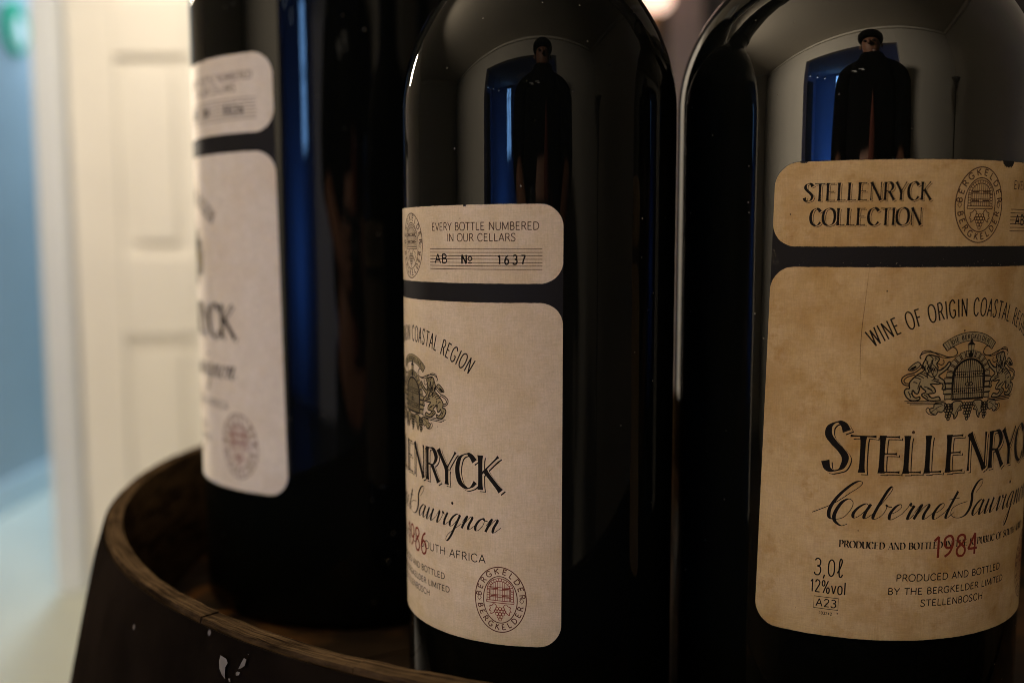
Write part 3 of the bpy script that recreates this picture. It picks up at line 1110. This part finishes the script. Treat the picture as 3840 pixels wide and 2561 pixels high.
def build_barrel():
    root = empty('oak_barrel', (BX, BY, 0))
    tag(root, 'old dark oak barrel with its bottles standing inside the raised rim', 'barrel')
    t = NT('worn_stave_wood')
    o = t.obj()
    sx = t.n('ShaderNodeSeparateXYZ')
    t.l(o, sx.inputs[0])
    rad = t.math('SQRT', t.math('ADD', t.math('MULTIPLY', sx.outputs[0], sx.outputs[0]), t.math('MULTIPLY', sx.outputs[1], sx.outputs[1])))
    ang = t.math('ARCTAN2', sx.outputs[1], sx.outputs[0])
    cv = t.n('ShaderNodeCombineXYZ')
    t.l(t.math('MULTIPLY', rad, 900.0), cv.inputs[0])
    t.l(t.math('MULTIPLY', ang, 9.0), cv.inputs[1])
    t.l(t.math('MULTIPLY', sx.outputs[2], 260.0), cv.inputs[2])
    g = t.noise(cv.outputs[0], 1.0, 6, .7, .4)
    patch = t.noise(o, 42, 5, .7)
    c = t.mix(t.mapr(g, .34, .66), (0.006, 0.004, 0.0028), (0.082, 0.053, 0.028))
    c = t.mix(t.mapr(patch, .48, .68, 0, .75), c, (0.008, 0.005, 0.0035))
    t.color(c)
    t.rough(.85)
    t.b.inputs['Specular IOR Level'].default_value = 0.0
    t.bump(g, .6, .0010)
    rim_w = t.m
    n = 26
    zs = [0.0, .01] + [RIM_Z * i / 12 for i in range(1, 12)] + [RIM_Z - .07, RIM_Z - .035, RIM_Z - .012, RIM_Z - .002, RIM_Z]
    zs = sorted(zs)
    for k in range(n):
        bm = bmesh.new()
        a0 = 2 * math.pi * k / n + .0006
        a1 = 2 * math.pi * (k + 1) / n - .0006
        m = 12
        rows = []
        for z in zs:
            th = .024
            top = RIM_Z - z
            if top < .055:                       # the chime thins towards the rim
                th = .0068 + .0172 * (top / .055)
            ro = barrel_r(z) - (.0006 if top < .003 else 0)
            out = [bm.verts.new((ro * math.sin(a0 + (a1 - a0) * i / m), ro * math.cos(a0 + (a1 - a0) * i / m), z)) for i in range(m + 1)]
            inn = [bm.verts.new(((ro - th) * math.sin(a0 + (a1 - a0) * i / m), (ro - th) * math.cos(a0 + (a1 - a0) * i / m), z)) for i in range(m + 1)]
            rows.append((out, inn))
        for (o0, i0), (o1, i1) in zip(rows, rows[1:]):
            for i in range(m):
                bm.faces.new((o0[i + 1], o0[i], o1[i], o1[i + 1]))
                bm.faces.new((i0[i], i0[i + 1], i1[i + 1], i1[i]))
            bm.faces.new((o0[0], i0[0], i1[0], o1[0]))
            bm.faces.new((i0[m], o0[m], o1[m], i1[m]))
        for (o, i_), up in ((rows[-1], True), (rows[0], False)):
            for i in range(m):
                q = (o[i], i_[i], i_[i + 1], o[i + 1])
                bm.faces.new(q[::-1] if up else q)
        dz = random.uniform(-.0003, .0003)
        for v in bm.verts:
            if v.co.z > RIM_Z - .02:
                v.co.z += dz + random.uniform(-.00025, .00025)
                q = 1 + random.uniform(-.0006, .0006)
                v.co.x *= q
                v.co.y *= q
        bmesh.ops.recalc_face_normals(bm, faces=bm.faces[:])
        mesh_obj('stave', bm, rim_w, root)
    # hoops: dark painted steel, worn, with a flaked pale patch
    t = NT('painted_hoop_steel')
    o = t.obj()
    base = t.mix(t.mapr(t.noise(o, 14, 6, .65), .35, .7), (0.0034, 0.0027, 0.0021), (0.0125, 0.0090, 0.0068))
    d = t.n('ShaderNodeTexVoronoi')
    d.inputs['Scale'].default_value = 150
    t.l(o, d.inputs['Vector'])
    dc = t.n('ShaderNodeSeparateColor')
    t.l(d.outputs['Color'], dc.inputs[0])
    sp = t.math('MULTIPLY', t.mapr(d.outputs['Distance'], .10, .20, 1, 0), t.mapr(dc.outputs[0], .95, .98))
    base = t.mix(t.math('MULTIPLY', sp, .5), base, (0.22, 0.20, 0.19))
    t.color(base)
    t.rough(t.mapr(t.noise(o, 40, 4), .3, .7, .7, .9))
    t.b.inputs['Specular IOR Level'].default_value = 0.0
    t.bump(t.noise(o, 70, 5), .25, .0008)
    hoop = t.m
    for zt, w in ((RIM_Z - .0016, .105), (RIM_Z - .205, .045), (RIM_Z - .33, .045), (.395, .045), (.27, .045), (.11, .10)):
        bm = bmesh.new()
        pr = []
        z0 = zt - w
        for i in range(9):
            z = zt - w * i / 8
            pr.append((barrel_r(z, .0016 - (.0007 if i == 0 else 0)), z))
        pr += [(barrel_r(z0, .0003), z0 - .0002), (barrel_r(zt, .0003), zt), pr[0]]
        lathe(bm, pr[::-1], 128)
        mesh_obj('hoop', bm, hoop, root, True)
    # flaked paint on the top hoop
    chipm = simple('flaked_pale_paint', (0.12, 0.115, 0.115), .7, .25, 120)
    def on_hoop(px):
        # px: (angle along the barrel in mm, depth below the rim in mm)
        z = RIM_Z - px[1] / 1000
        a = px[0] / 1000 / .31
        r = barrel_r(z, .0024)
        return (r * math.sin(a), r * math.cos(a), z)
    import_a = -2.477 * .31 * 1000
    for pts in (((0, 0), (3.4, .6), (4.6, 2.4), (3.6, 5.2), (3.9, 8.2), (4.6, 11.2), (2.6, 10.0), (.6, 7.2), (-.3, 3.4)),
                ((12.6, -3.4), (14.0, -3.0), (13.6, .4), (12.0, 2.4), (10.6, 3.4), (11.4, .4)),
                ((10.2, 4.8), (11.8, 4.6), (11.4, 6.4), (9.9, 7.2), (9.6, 5.8)),
                ((6.2, 10.2), (7.2, 9.8), (7.6, 11.6), (6.8, 11.9)),
                ((14.2, -6.4), (14.9, -6.0), (14.4, -5.5))):
        bm = bmesh.new()
        P = [Vector((import_a - a * .95, 7.2 + b * .58)) for a, b in pts]
        vs = [bm.verts.new(on_hoop(p)) for p in P]
        bm.faces.new(vs)
        bmesh.ops.triangulate(bm, faces=bm.faces[:])
        mesh_obj('paint_flake', bm, chipm, root)
    # head boards set down inside the chime
    t = NT('barrel_head_wood')
    o = t.obj()
    g = t.noise(t.scaled(o, (.12, 1, 1)), 70, 6, .65, .5)
    c = t.mix(t.mapr(g, .3, .72), (0.006, 0.004, 0.0022), (0.026, 0.016, 0.0085))
    # a ring left by a wet bottle
    sx = t.n('ShaderNodeSeparateXYZ')
    t.l(o, sx.inputs[0])
    dx = t.math('SUBTRACT', sx.outputs[0], -.242)
    dy = t.math('SUBTRACT', sx.outputs[1], -.052)
    rr = t.math('SQRT', t.math('ADD', t.math('MULTIPLY', dx, dx), t.math('MULTIPLY', dy, dy)))
    wob = t.math('ADD', rr, t.mapr(t.noise(o, 50, 3), .3, .7, -.003, .003))
    ring = t.math('MULTIPLY', t.mapr(wob, .015, .019), t.mapr(wob, .021, .026, 1, 0))
    c = t.mix(t.math('MULTIPLY', ring, .7), c, (0.20, 0.085, 0.020))
    blot = t.mapr(t.noise(o, 26, 4), .5, .66, 0, .55)
    c = t.mix(blot, c, (0.13, 0.060, 0.018))
    t.color(c)
    t.rough(.6)
    t.b.inputs['Specular IOR Level'].default_value = 0.15
    t.bump(g, .3, .001)
    headm = t.m
    rh = .2765
    rot = math.radians(28)
    nb = 7
    edges = [-rh + 2 * rh * i / nb for i in range(nb + 1)]
    for i in range(nb):
        y0, y1 = edges[i] + .0007, edges[i + 1] - .0007
        bm = bmesh.new()
        k = 10
        ys = [y0 + (y1 - y0) * j / k for j in range(k + 1)]
        pts = []
        for y in ys:
            pts.append((math.sqrt(max(1e-6, rh * rh - y * y)), y))
        for y in ys[::-1]:
            pts.append((-math.sqrt(max(1e-6, rh * rh - y * y)), y))
        top = [bm.verts.new((x * math.cos(rot) - y * math.sin(rot), x * math.sin(rot) + y * math.cos(rot), HEAD_Z - .0002 - .0001 * (i % 2))) for x, y in pts]
        bot = [bm.verts.new((v.co.x, v.co.y, HEAD_Z - .024)) for v in top]
        bm.faces.new(top)
        bm.faces.new(bot[::-1])
        for j in range(len(top)):
            q = (j + 1) % len(top)
            bm.faces.new((top[q], top[j], bot[j], bot[q]))
        bmesh.ops.recalc_face_normals(bm, faces=bm.faces[:])
        mesh_obj('head_board', bm, headm, root)


build_barrel()


# ------------------------------------------------------------------ the room
PLASTER = simple('warm_grey_plaster', (0.56, 0.53, 0.47), .85, .05, 2.2, 0, .1)
CEIL = simple('ceiling_paint', (0.55, 0.50, 0.42), .9, .04, 1.5)
DARKWALL = simple('dark_brown_panelling', (0.022, 0.015, 0.011), .5, .3, 3)
CREAM = simple('cream_door_paint', (0.82, 0.80, 0.74), .45, .03, 3)
GREYWHITE = simple('grey_white_casing_paint', (0.74, 0.79, 0.84), .5, .03, 3)
BLUE = simple('blue_hall_paint', (0.37, 0.46, 0.52), .6, .05, 2)
SKIRT = simple('pale_blue_skirting_paint', (0.62, 0.74, 0.80), .5, .04, 2)
XW = -5.2
XL, XR, YB, YF, ZC = -2.06, 1.75, -1.35, 3.05, 2.80


def build_room():
    t = NT('pale_stone_floor')
    o = t.obj()
    f = t.noise(o, 1.6, 6, .6)
    t.color(t.mix(t.mapr(f, .3, .7), (0.56, 0.60, 0.54), (0.64, 0.68, 0.61)))
    t.rough(.45)
    floor = t.m
    struct(box('hall_floor', (-5.5, 4.2, 2.101, 7.0, -.1, 0), floor))
    dark = wood_mat('dark_floor_boards', (0.020, 0.012, 0.008), (0.055, 0.032, 0.018), (.15, 1, 1), .5, 14)
    fl = struct(box('floor', (-5.5, 4.2, -5.4, 2.10, -.1, -.006), dark))
    w = .18
    nb = int(9.7 / w)
    shared = None
    for k in range(nb):
        if shared is None:
            o = box('floor_board', (-.5 * w + .0015, .5 * w - .0015, -6.75 + 3.0, 3.75, -.006, 0), dark, fl, .0015, 1)
            shared = o.data
        else:
            o = link(bpy.data.objects.new('floor_board', shared), fl)
        o.location = (-5.5 + w * (k + .5), -1.65, 0)
    struct(box('ceiling', (-5.5, 4.2, -5.4, 7.0, ZC, ZC + .1), CEIL))
    struct(box('wall_left', (XW - .12, XW, YB, YF, 0.001, ZC - .001), PLASTER))
    struct(box('wall_right', (XR, XR + .12, YB, YF, 0.001, ZC - .001), PLASTER))
    # back wall with the wide doorway to the blue room
    DL, DR, DT = -1.74, .42, 2.26
    struct(box('wall_back_left', (XW - .12, DL, YB - .14, YB - .001, 0.001, ZC - .001), PLASTER))
    struct(box('wall_back_right', (DR, XR + .12, YB - .14, YB - .001, 0.001, ZC - .001), PLASTER))
    struct(box('wall_back_over_door', (DL + .001, DR - .001, YB - .139, YB - .002, DT, ZC - .002), PLASTER))
    # cornice round the ceiling
    corn = simple('cornice_paint', (0.72, 0.68, 0.60), .8, .03, 3)
    struct(box('cornice_back', (XW + .001, XR - .001, YB, YB + .06, ZC - .075, ZC - .004), corn, None, .012))
    struct(box('cornice_right', (XR - .06, XR - .0005, YB + .061, YF - .001, ZC - .075, ZC - .004), corn, None, .012))
    struct(box('cornice_left', (XW + .0005, XW + .06, YB + .061, YF - .001, ZC - .075, ZC - .004), corn, None, .012))
    # front wall: dark panelling right of the cream door
    struct(box('wall_front', (-.42, XR - .001, YF, YF + .12, 0.001, ZC - .001), DARKWALL))
    struct(box('wall_front_over_door', (XL + .001, -.421, YF + .001, YF + .119, 2.32, ZC - .002), PLASTER))
    struct(box('wall_front_left', (XW - .12, XL - .001, YF + .001, YF + .10, 0.001, ZC - .001), PLASTER))
    # hall beyond the opening
    struct(box('hall_wall', (XL - .121, XL - .002, YF + .101, 6.6, 0.001, ZC - .001), BLUE))
    struct(box('hall_skirting', (XL - .001, XL + .016, YF + .13, 6.58, 0.001, .126), SKIRT, None, .004))
    struct(box('hall_wall_end', (XL, 1.8, 6.6, 6.7, 0.001, ZC - .001), BLUE))
    struct(box('hall_wall_far', (1.7, 1.8, YF + .13, 6.59, 0.001, ZC - .001), BLUE))
    # blue room behind
    br = simple('blue_room_plaster', (0.60, 0.60, 0.60), .8, .04, 2)
    struct(box('blue_room_wall_end', (-4.5, 2.0, -5.2, -5.1, 0.001, ZC - .001), br))
    struct(box('blue_room_wall_left', (-4.5, -4.4, -5.09, YB - .15, 0.001, ZC - .001), br))
    struct(box('blue_room_wall_right', (1.9, 2.0, -5.09, YB - .15, 0.001, ZC - .001), br))


build_room()


def build_front():
    # door casing and panelled door
    c = empty('door_casing', (-1.39, 3.0, 0))
    tag(c, 'grey white upright door casing between the blue hall and cream door', 'door frame')
    box('casing_board', (-.016, .055, -.05, .12, 0.001, 2.31), GREYWHITE, c, .006)
    box('casing_bead', (-.020, .016, -.064, -.0505, 0.001, 2.30), GREYWHITE, c, .004)
    d = empty('panelled_door', (-.88, 3.0, 0))
    tag(d, 'tall cream door with raised panels behind the barrel', 'door')
    W0, W1 = -.448, .448
    box('door_leaf', (W0, W1, 0.0, .045, .006, 2.30), CREAM, d)
    # stiles and rails proud of the leaf, panels between them
    for x0, x1 in ((W0, -.305), (.305, W1), (-.09, .09)):
        box('stile', (x0, x1, -.016, -.0005, .008, 2.298), CREAM, d, .004)
    rows = ((.008, .20), (.80, 1.04), (1.64, 1.80), (2.17, 2.296))
    for z0, z1 in rows:
        for x0, x1 in ((-.3045, -.0905), (.0905, .3045)):
            box('rail', (x0, x1, -.0155, -.0006, z0, z1), CREAM, d, .004)
    for (z0, z1) in ((.20, .80), (1.04, 1.64), (1.80, 2.17)):
        for x0, x1 in ((-.3045, -.0905), (.0905, .3045)):
            box('door_panel', (x0 + .042, x1 - .042, -.0115, -.0007, z0 + .045, z1 - .045), CREAM, d, .008)
    bm = bmesh.new()
    tube(bm, [(.39, -.017, 1.02), (.39, -.055, 1.02)], [.011, .011], 12)
    lathe(bm, [(0, 0)], 3)
    mesh_obj('door_knob_stem', bm, simple('aged_brass', (0.35, 0.24, 0.10), .35, .2, 20, 1.0), d, True)
    # round green sign on the hall wall
    s = empty('round_sign', (XL, 4.16, 1.975))
    tag(s, 'round green and white sign on the blue hall wall', 'sign')
    gm = simple('green_sign_face', (0.02, 0.42, 0.24), .4, .05, 5)
    wm = simple('white_sign_print', (0.85, 0.90, 0.88), .4, .02, 5)
    bm = bmesh.new()
    lathe(bm, [(0, 0), (.112, 0), (.112, .005), (.109, .008), (0, .008)], 64)
    o = mesh_obj('sign_disc', bm, gm, s)
    o.rotation_euler = (0, math.pi / 2, 0)
    bm = bmesh.new()
    for p in ((.095, .0, .035), (.060, .055, .05), (.02, .07, .045)):
        pass
    pts = [(-.01, -.02), (.03, -.075), (.075, -.06), (.095, .0), (.07, .055), (.03, .04), (.035, .0)]
    # arrow-like white field covering the lower right of the disc (y along the wall, z up)
    vs = [bm.verts.new((.0095, y, -z)) for y, z in ((.085, .03), (.03, .085), (-.015, .05), (-.02, -.02), (.02, -.05), (.07, -.03))]
    bm.faces.new(vs)
    mesh_obj('sign_symbol', bm, wm, s)
    # pilaster and lit wall lamp on the dark wall
    p = box('wall_pilaster', (.478, .575, YF - .050, YF - .0005, .004, 2.5), simple('pinkish_grey_plaster', (0.22, 0.175, 0.16), .8, .06, 4), None, .006)
    tag(p, 'pinkish grey pilaster on the dark wall beside the lit lamp', 'pilaster')
    l = empty('wall_lamp', (.425, YF - .10, 1.765))
    tag(l, 'lit wall lamp with white glass shade seen between two bottles', 'lamp')
    brass = simple('lamp_brass', (0.32, 0.20, 0.10), .35, .2, 20, 1.0)
    box('back_plate', (-.035, .02, .092, .0995, -.07, .05), brass, l, .002)
    bm = bmesh.new()
    tube(bm, [(0, .092, -.03), (0, .05, -.055), (0, .0, -.05), (0, 0, -.012)], [.007] * 4, 10)
    mesh_obj('lamp_arm', bm, brass, l, True)
    t = NT('lit_opal_shade')
    t.color((0.9, 0.75, 0.68))
    t.b.inputs['Emission Color'].default_value = (1.0, 0.66, 0.50, 1)
    t.b.inputs['Emission Strength'].default_value = 1.5
    bm = bmesh.new()
    lathe(bm, [(0, -.012), (.030, -.010), (.048, .012), (.056, .05), (.058, .10), (.052, .15), (.034, .175), (0, .18)], 40)
    mesh_obj('lamp_shade', bm, t.m, l, True)


build_front()


def build_added_spotlight():  # made-up housing around the added room lamp
    loc, aim = Vector((-1.62, 2.40, 1.95)), Vector((-1.50, -1.35, 1.70))
    root = empty('added_spotlight', loc)
    tag(root, 'unseen tilted spotlight on a rod, added to light the cellar room', 'lamp')
    met = simple('lamp_metal', (0.05, 0.05, 0.05), .4, .1, 20, .6)
    q = (aim - loc).to_track_quat('-Z', 'Y')
    bm = bmesh.new()
    lathe(bm, [(0, .16), (.09, .155), (.17, .08), (.21, .012), (.215, -.006), (.205, -.006), (.20, .006), (0, .012)], 48)
    for v_ in bm.verts:
        v_.co = q @ v_.co
    mesh_obj('lamp_can', bm, met, root, True)
    bm = bmesh.new()
    top = q @ Vector((0, 0, .12))
    tube(bm, [top, Vector((top.x, top.y, .10)), Vector((top.x, top.y, ZC - 1.951))], .008, 10)
    mesh_obj('drop_rod', bm, met, root, True)


build_added_spotlight()


def build_added_downlight():  # made-up fitting around the lamp added over the door
    root = empty('added_downlight', (-.95, 2.15, ZC))
    tag(root, 'unseen downlight added above the cream door to brighten it', 'lamp')
    bm = bmesh.new()
    lathe(bm, [(.20, -.001), (.20, -.05), (.17, -.055), (.16, -.03), (0, -.025), (0, -.001)], 40)
    mesh_obj('lamp_ring', bm, simple('white_lamp_ring', (0.7, 0.7, 0.68), .5, .05, 10), root, True)


build_added_downlight()


# ------------------------------------------------------------------ what the bottles mirror: blue room, lamp stand, photographer
def build_blue_room():
    w = empty('lit_window', (-2.55, -5.09, 0))
    tag(w, 'tall bright blue window at the end of the blue room', 'window')
    fr = simple('window_frame_paint', (0.5, 0.5, 0.52), .5, .05, 5)
    t = NT('bright_dusk_window')
    t.color((0.1, 0.2, 0.5))
    t.b.inputs['Emission Color'].default_value = (0.22, 0.50, 1.0, 1)
    pat = t.noise(t.scaled(t.obj(), (9, 1, 26)), 1.0, 4, .7)
    t.l(t.mapr(pat, .38, .62, 5.0, 52.0), t.b.inputs['Emission Strength'])
    box('pane', (-.20, .20, 0.002, .012, 1.68, 2.62), t.m, w)
    for b in ((-.26, -.2, 0, .05, 1.62, 2.68), (.2, .26, 0, .05, 1.62, 2.68), (-.2, .2, 0, .05, 1.62, 1.68), (-.2, .2, 0, .05, 2.62, 2.68)):
        box('frame_bar', b, fr, w, .004)
    box('glazing_bar', (-.2, .2, .0125, .03, 2.14, 2.17), fr, w)
    # dark shelf unit with rows of bottles
    s = empty('wine_rack', (-3.62, -3.0, 0))
    tag(s, 'dark tall shelf of bottles in the blue room', 'shelf')
    dk = simple('dark_rack_wood', (0.014, 0.012, 0.012), .4, .3, 8)
    box('side', (-.60, -.57, -.2, .2, 0.001, 2.1), dk, s, .003)
    box('side', (.57, .60, -.2, .2, 0.001, 2.1), dk, s, .003)
    box('back', (-.569, .569, -.2, -.185, 0.002, 2.09), dk, s)
    for i in range(5):
        box('shelf_board', (-.569, .569, -.184, .19, .05 + i * .48, .08 + i * .48), dk, s, .002)
    gb = GLASS
    prof, _ = bottle_profile(.04, .2, .045, .014, .31, .01)
    bm = bmesh.new()
    lathe(bm, prof, 20)
    me = None
    for i in range(4):
        for j in range(8):
            if me is None:
                o = mesh_obj('rack_bottle', bm, gb, None, True)
                me = o.data
            else:
                o = link(bpy.data.objects.new('rack_bottle', me))
            o.location = (-3.62 - .48 + j * .137, -3.0 + .06, .0805 + i * .48)
            tag(o, 'small dark bottle standing on the shelf in the blue room', 'bottle', 'bottles on the blue room shelf')
    # three little spots under the ceiling
    em = NT('spot_lens')
    em.color((0.8, 0.8, 0.9))
    em.b.inputs['Emission Color'].default_value = (0.75, 0.88, 1.0, 1)
    em.b.inputs['Emission Strength'].default_value = 40
    body = simple('spot_body', (0.03, 0.03, 0.03), .4, .1, 10)
    for i, x in enumerate((-3.0, -2.72, -2.44)):
        r = empty('ceiling_spot', (x, -2.9 - .22 * i, 2.30 - .07 * i))
        tag(r, 'small bright spotlight hanging in the blue room', 'spotlight', 'spotlights in the blue room')
        bm = bmesh.new()
        lathe(bm, [(0, .09), (.03, .09), (.032, .01), (.034, 0), (.028, .002), (0, .004)], 20)
        mesh_obj('spot_housing', bm, body, r, True)
        bm = bmesh.new()
        lathe(bm, [(0, -.004), (.024, -.001), (.024, .003)], 20)
        mesh_obj('spot_lens', bm, em.m, r, True)
        bm = bmesh.new()
        tube(bm, [(0, 0, .088), (0, 0, ZC - 2.301 + .07 * i)], .005, 8)
        mesh_obj('drop_rod', bm, body, r, True)


build_blue_room()


def build_floor_lamp():
    r = empty('floor_lamp', (1.50, -1.08, 0))
    tag(r, 'slim dark uplighter floor lamp in the room corner', 'lamp')
    dk = simple('dark_lamp_metal', (0.02, 0.018, 0.016), .4, .2, 10)
    bm = bmesh.new()
    lathe(bm, [(0, 0.001), (.13, 0.001), (.13, .012), (.03, .022), (.011, .03), (.010, 1.44), (0, 1.441)], 28)
    mesh_obj('stand', bm, dk, r, True)
    bm = bmesh.new()
    lathe(bm, [(0, 1.442), (.03, 1.442), (.075, 1.47), (.105, 1.515), (.10, 1.515), (.07, 1.478), (.0, 1.46)], 28)
    mesh_obj('bowl', bm, simple('lamp_bowl', (0.10, 0.09, 0.08), .5, .1, 10), r, True)


build_floor_lamp()


def skin_mesh(name, verts, edges, mat, parent, sub=2, root_i=0):
    """verts: (x, y, z, rx, ry)"""
    me = bpy.data.meshes.new(name)
    me.from_pydata([v[:3] for v in verts], edges, [])
    me.materials.append(mat)
    o = link(bpy.data.objects.new(name, me), parent)
    mod = o.modifiers.new('Skin', 'SKIN')
    mod.use_smooth_shade = True
    sv = me.skin_vertices[0].data
    for i, v in enumerate(verts):
        sv[i].radius = (v[3], v[4] if len(v) > 4 else v[3])
        sv[i].use_root = i == root_i
    ss = o.modifiers.new('Subdivision', 'SUBSURF')
    ss.levels = sub
    ss.render_levels = sub
    return o


def build_person():
    px, py = .03, -.40
    root = empty('person', (px, py, 0))
    tag(root, 'person in a dark jacket and cap holding a camera at waist height', 'person')
    skin = simple('skin', (0.27, 0.125, 0.075), .55, .12, 30)
    jacket = simple('black_jacket_cloth', (0.0025, 0.0025, 0.003), .95, .3, 60)
    jacket.node_tree.nodes['Principled BSDF'].inputs['Specular IOR Level'].default_value = 0.05
    shirt = simple('rust_shirt_cloth', (0.13, 0.032, 0.018), .85, .2, 50)
    trous = simple('dark_trouser_cloth', (0.012, 0.013, 0.018), .9, .2, 50)
    # body: pelvis, spine, neck, head, arms to the camera, legs, one continuous surface
    V, E = [], []

    def v(x, y, z, r, r2=None):
        V.append((x, y, z, r, r2 or r))
        return len(V) - 1

    def chain(ids):
        for a, b in zip(ids, ids[1:]):
            E.append((a, b))
    pel = v(0, 0, .95, .15, .11)
    wa = v(0, .01, 1.10, .14, .10)
    ch = v(0, 0, 1.26, .160, .115)
    ub = v(0, -.01, 1.375, .10, .08)
    nk = v(0, .0, 1.45, .055, .055)
    jw = v(0, .035, 1.51, .070, .074)
    hd = v(0, .03, 1.59, .086, .098)
    tp = v(0, .015, 1.665, .074, .084)
    chain([pel, wa, ch, ub, nk, jw, hd, tp])
    for s in (-1, 1):
        sh = v(s * .195, -.01, 1.330, .050)
        el = v(s * .262, .02, 1.165, .040)
        wr = v(s * .100, .262, 1.060, .027, .024)
        pm = v(s * .078, .312, 1.066, .032, .016)
        chain([ub, sh, el, wr, pm])
        # fingers close round the camera body, thumb leaves the side of the palm
        for k, (dz, ln) in enumerate(((.026, 1.0), (.009, 1.08), (-.008, 1.0), (-.024, .8))):
            a = v(s * .080, .338, 1.064 + dz, .0088)
            b = v(s * .066, .338 + .022 * ln, 1.064 + dz, .0082)
            c = v(s * .046, .338 + .026 * ln, 1.063 + dz, .0074)
            chain([pm, a, b, c])
        th = v(s * .060, .290, 1.092, .0100)
        t2 = v(s * .040, .292, 1.100, .0088)
        chain([pm, th, t2])
        hp = v(s * .095, 0, .90, .088)
        kn = v(s * .105, .02, .50, .058)
        ank = v(s * .110, -.02, .09, .042)
        toe = v(s * .125, .13, .045, .042, .032)
        chain([pel, hp, kn, ank, toe])
    skin_mesh('body', V, E, skin, root, 2)
    # jacket: open at the front below the chest, sleeves to the wrist
    V, E = [], []
    a = v(0, -.03, .93, .228, .125)
    b = v(0, -.025, 1.10, .222, .125)
    c = v(0, -.01, 1.25, .215, .140)
    d = v(0, -.012, 1.375, .115, .095)
    e = v(0, -.0, 1.475, .090, .090)
    e2 = v(0, .014, 1.530, .100, .106)
    chain([a, b, c, d, e, e2])
    for s in (-1, 1):
        sh = v(s * .205, -.01, 1.335, .078)
        el = v(s * .252, .02, 1.17, .070)
        wr = v(s * .225, .105, 1.150, .052)
        chain([d, sh, el, wr])
    skin_mesh('jacket', V, E, jacket, root, 2)
    # strip of rust shirt showing in the open front
    bm = bmesh.new()
    pr = []
    for i in range(9):
        z = .94 + .28 * i / 8
        w = .056 - .050 * (i / 8) ** 1.3 + .004 * math.sin(i * 2.1)
        pr.append((w, z))
    rows = []
    for w, z in pr:
        rows.append([bm.verts.new((x, .132 + .012 * math.cos(x * 20), z)) for x in (-w * .6 + .02, .02, w + .02)])
    for r0, r1 in zip(rows, rows[1:]):
        for k in range(2):
            bm.faces.new((r0[k + 1], r0[k], r1[k], r1[k + 1]))
    g = bmesh.ops.extrude_face_region(bm, geom=bm.faces[:])
    for q in g['geom']:
        if isinstance(q, bmesh.types.BMVert):
            q.co.y -= .03
    bmesh.ops.recalc_face_normals(bm, faces=bm.faces[:])
    mesh_obj('shirt', bm, shirt, root, True)
    # trousers
    V, E = [], []
    a = v(0, -.005, .96, .165, .122)
    for s in (-1, 1):
        h = v(s * .098, 0, .86, .108)
        k = v(s * .108, .02, .50, .080)
        n = v(s * .112, -.015, .10, .068)
        chain([a, h, k, n])
    skin_mesh('trousers', V, E, trous, root, 2)
    # flat cap
    bm = bmesh.new()
    lathe(bm, [(0, 1.750), (.05, 1.747), (.085, 1.732), (.098, 1.705), (.099, 1.665), (.094, 1.640), (.088, 1.640), (.088, 1.700), (0, 1.730)], 36)
    for q in bm.verts:
        q.co.y = q.co.y * 1.22 + .022
        q.co.x *= 1.08
    mesh_obj('cap', bm, jacket, root, True)
    # small pale bars on the jacket chest, a highlight painted as colour
    lm = simple('pale_chest_highlight', (0.7, 0.7, 0.7), .6, .1, 20)
    for x0, x1, z in ((-.115, -.085, 1.302), (-.10, -.08, 1.294), (-.068, -.035, 1.312), (-.05, -.03, 1.302)):
        box('chest_highlight', (x0, x1, .149, .152, z, z + .005), lm, root)
    # face
    dk = simple('dark_brow_hair', (0.02, 0.015, 0.012), .8, .2, 40)
    for s in (-1, 1):
        bm = bmesh.new()
        bmesh.ops.create_uvsphere(bm, u_segments=12, v_segments=8, radius=.012)
        for q in bm.verts:
            q.co += Vector((s * .034, .118, 1.588))
        mesh_obj('eye', bm, dk, root, True)
        bm = bmesh.new()
        bmesh.ops.create_uvsphere(bm, u_segments=12, v_segments=8, radius=.02)
        for q in bm.verts:
            q.co = Vector((q.co.x * .4 + s * .090, q.co.y * .7 + .015, q.co.z * 1.5 + 1.582))
        mesh_obj('ear', bm, skin, root, True)
    bm = bmesh.new()
    tube(bm, [(0, .122, 1.595), (0, .142, 1.555), (0, .124, 1.544)], [.008, .014, .010], 10)
    mesh_obj('nose', bm, skin, root, True)
    # the hand held camera (just behind the viewpoint)
    k = empty('hand_held_camera', (0, -.068, EYE))
    tag(k, 'small black camera held in both hands', 'camera')
    blk = simple('camera_black', (0.012, 0.012, 0.012), .45, .2, 60)
    box('camera_body', (-.056, .056, -.016, .016, -.037, .030), blk, k, .005)
    bm = bmesh.new()
    lathe(bm, [(0, 0), (.024, 0), (.026, .004), (.026, .022), (.024, .026), (.019, .026), (.018, .018), (0, .016)], 32)
    o = mesh_obj('lens_barrel', bm, blk, k, True)
    o.rotation_euler = (-math.pi / 2, 0, 0)
    o.location = (0, .0165, 0)
    box('viewfinder_hump', (-.05, -.02, -.014, .012, .0305, .038), blk, k, .003)


build_person()
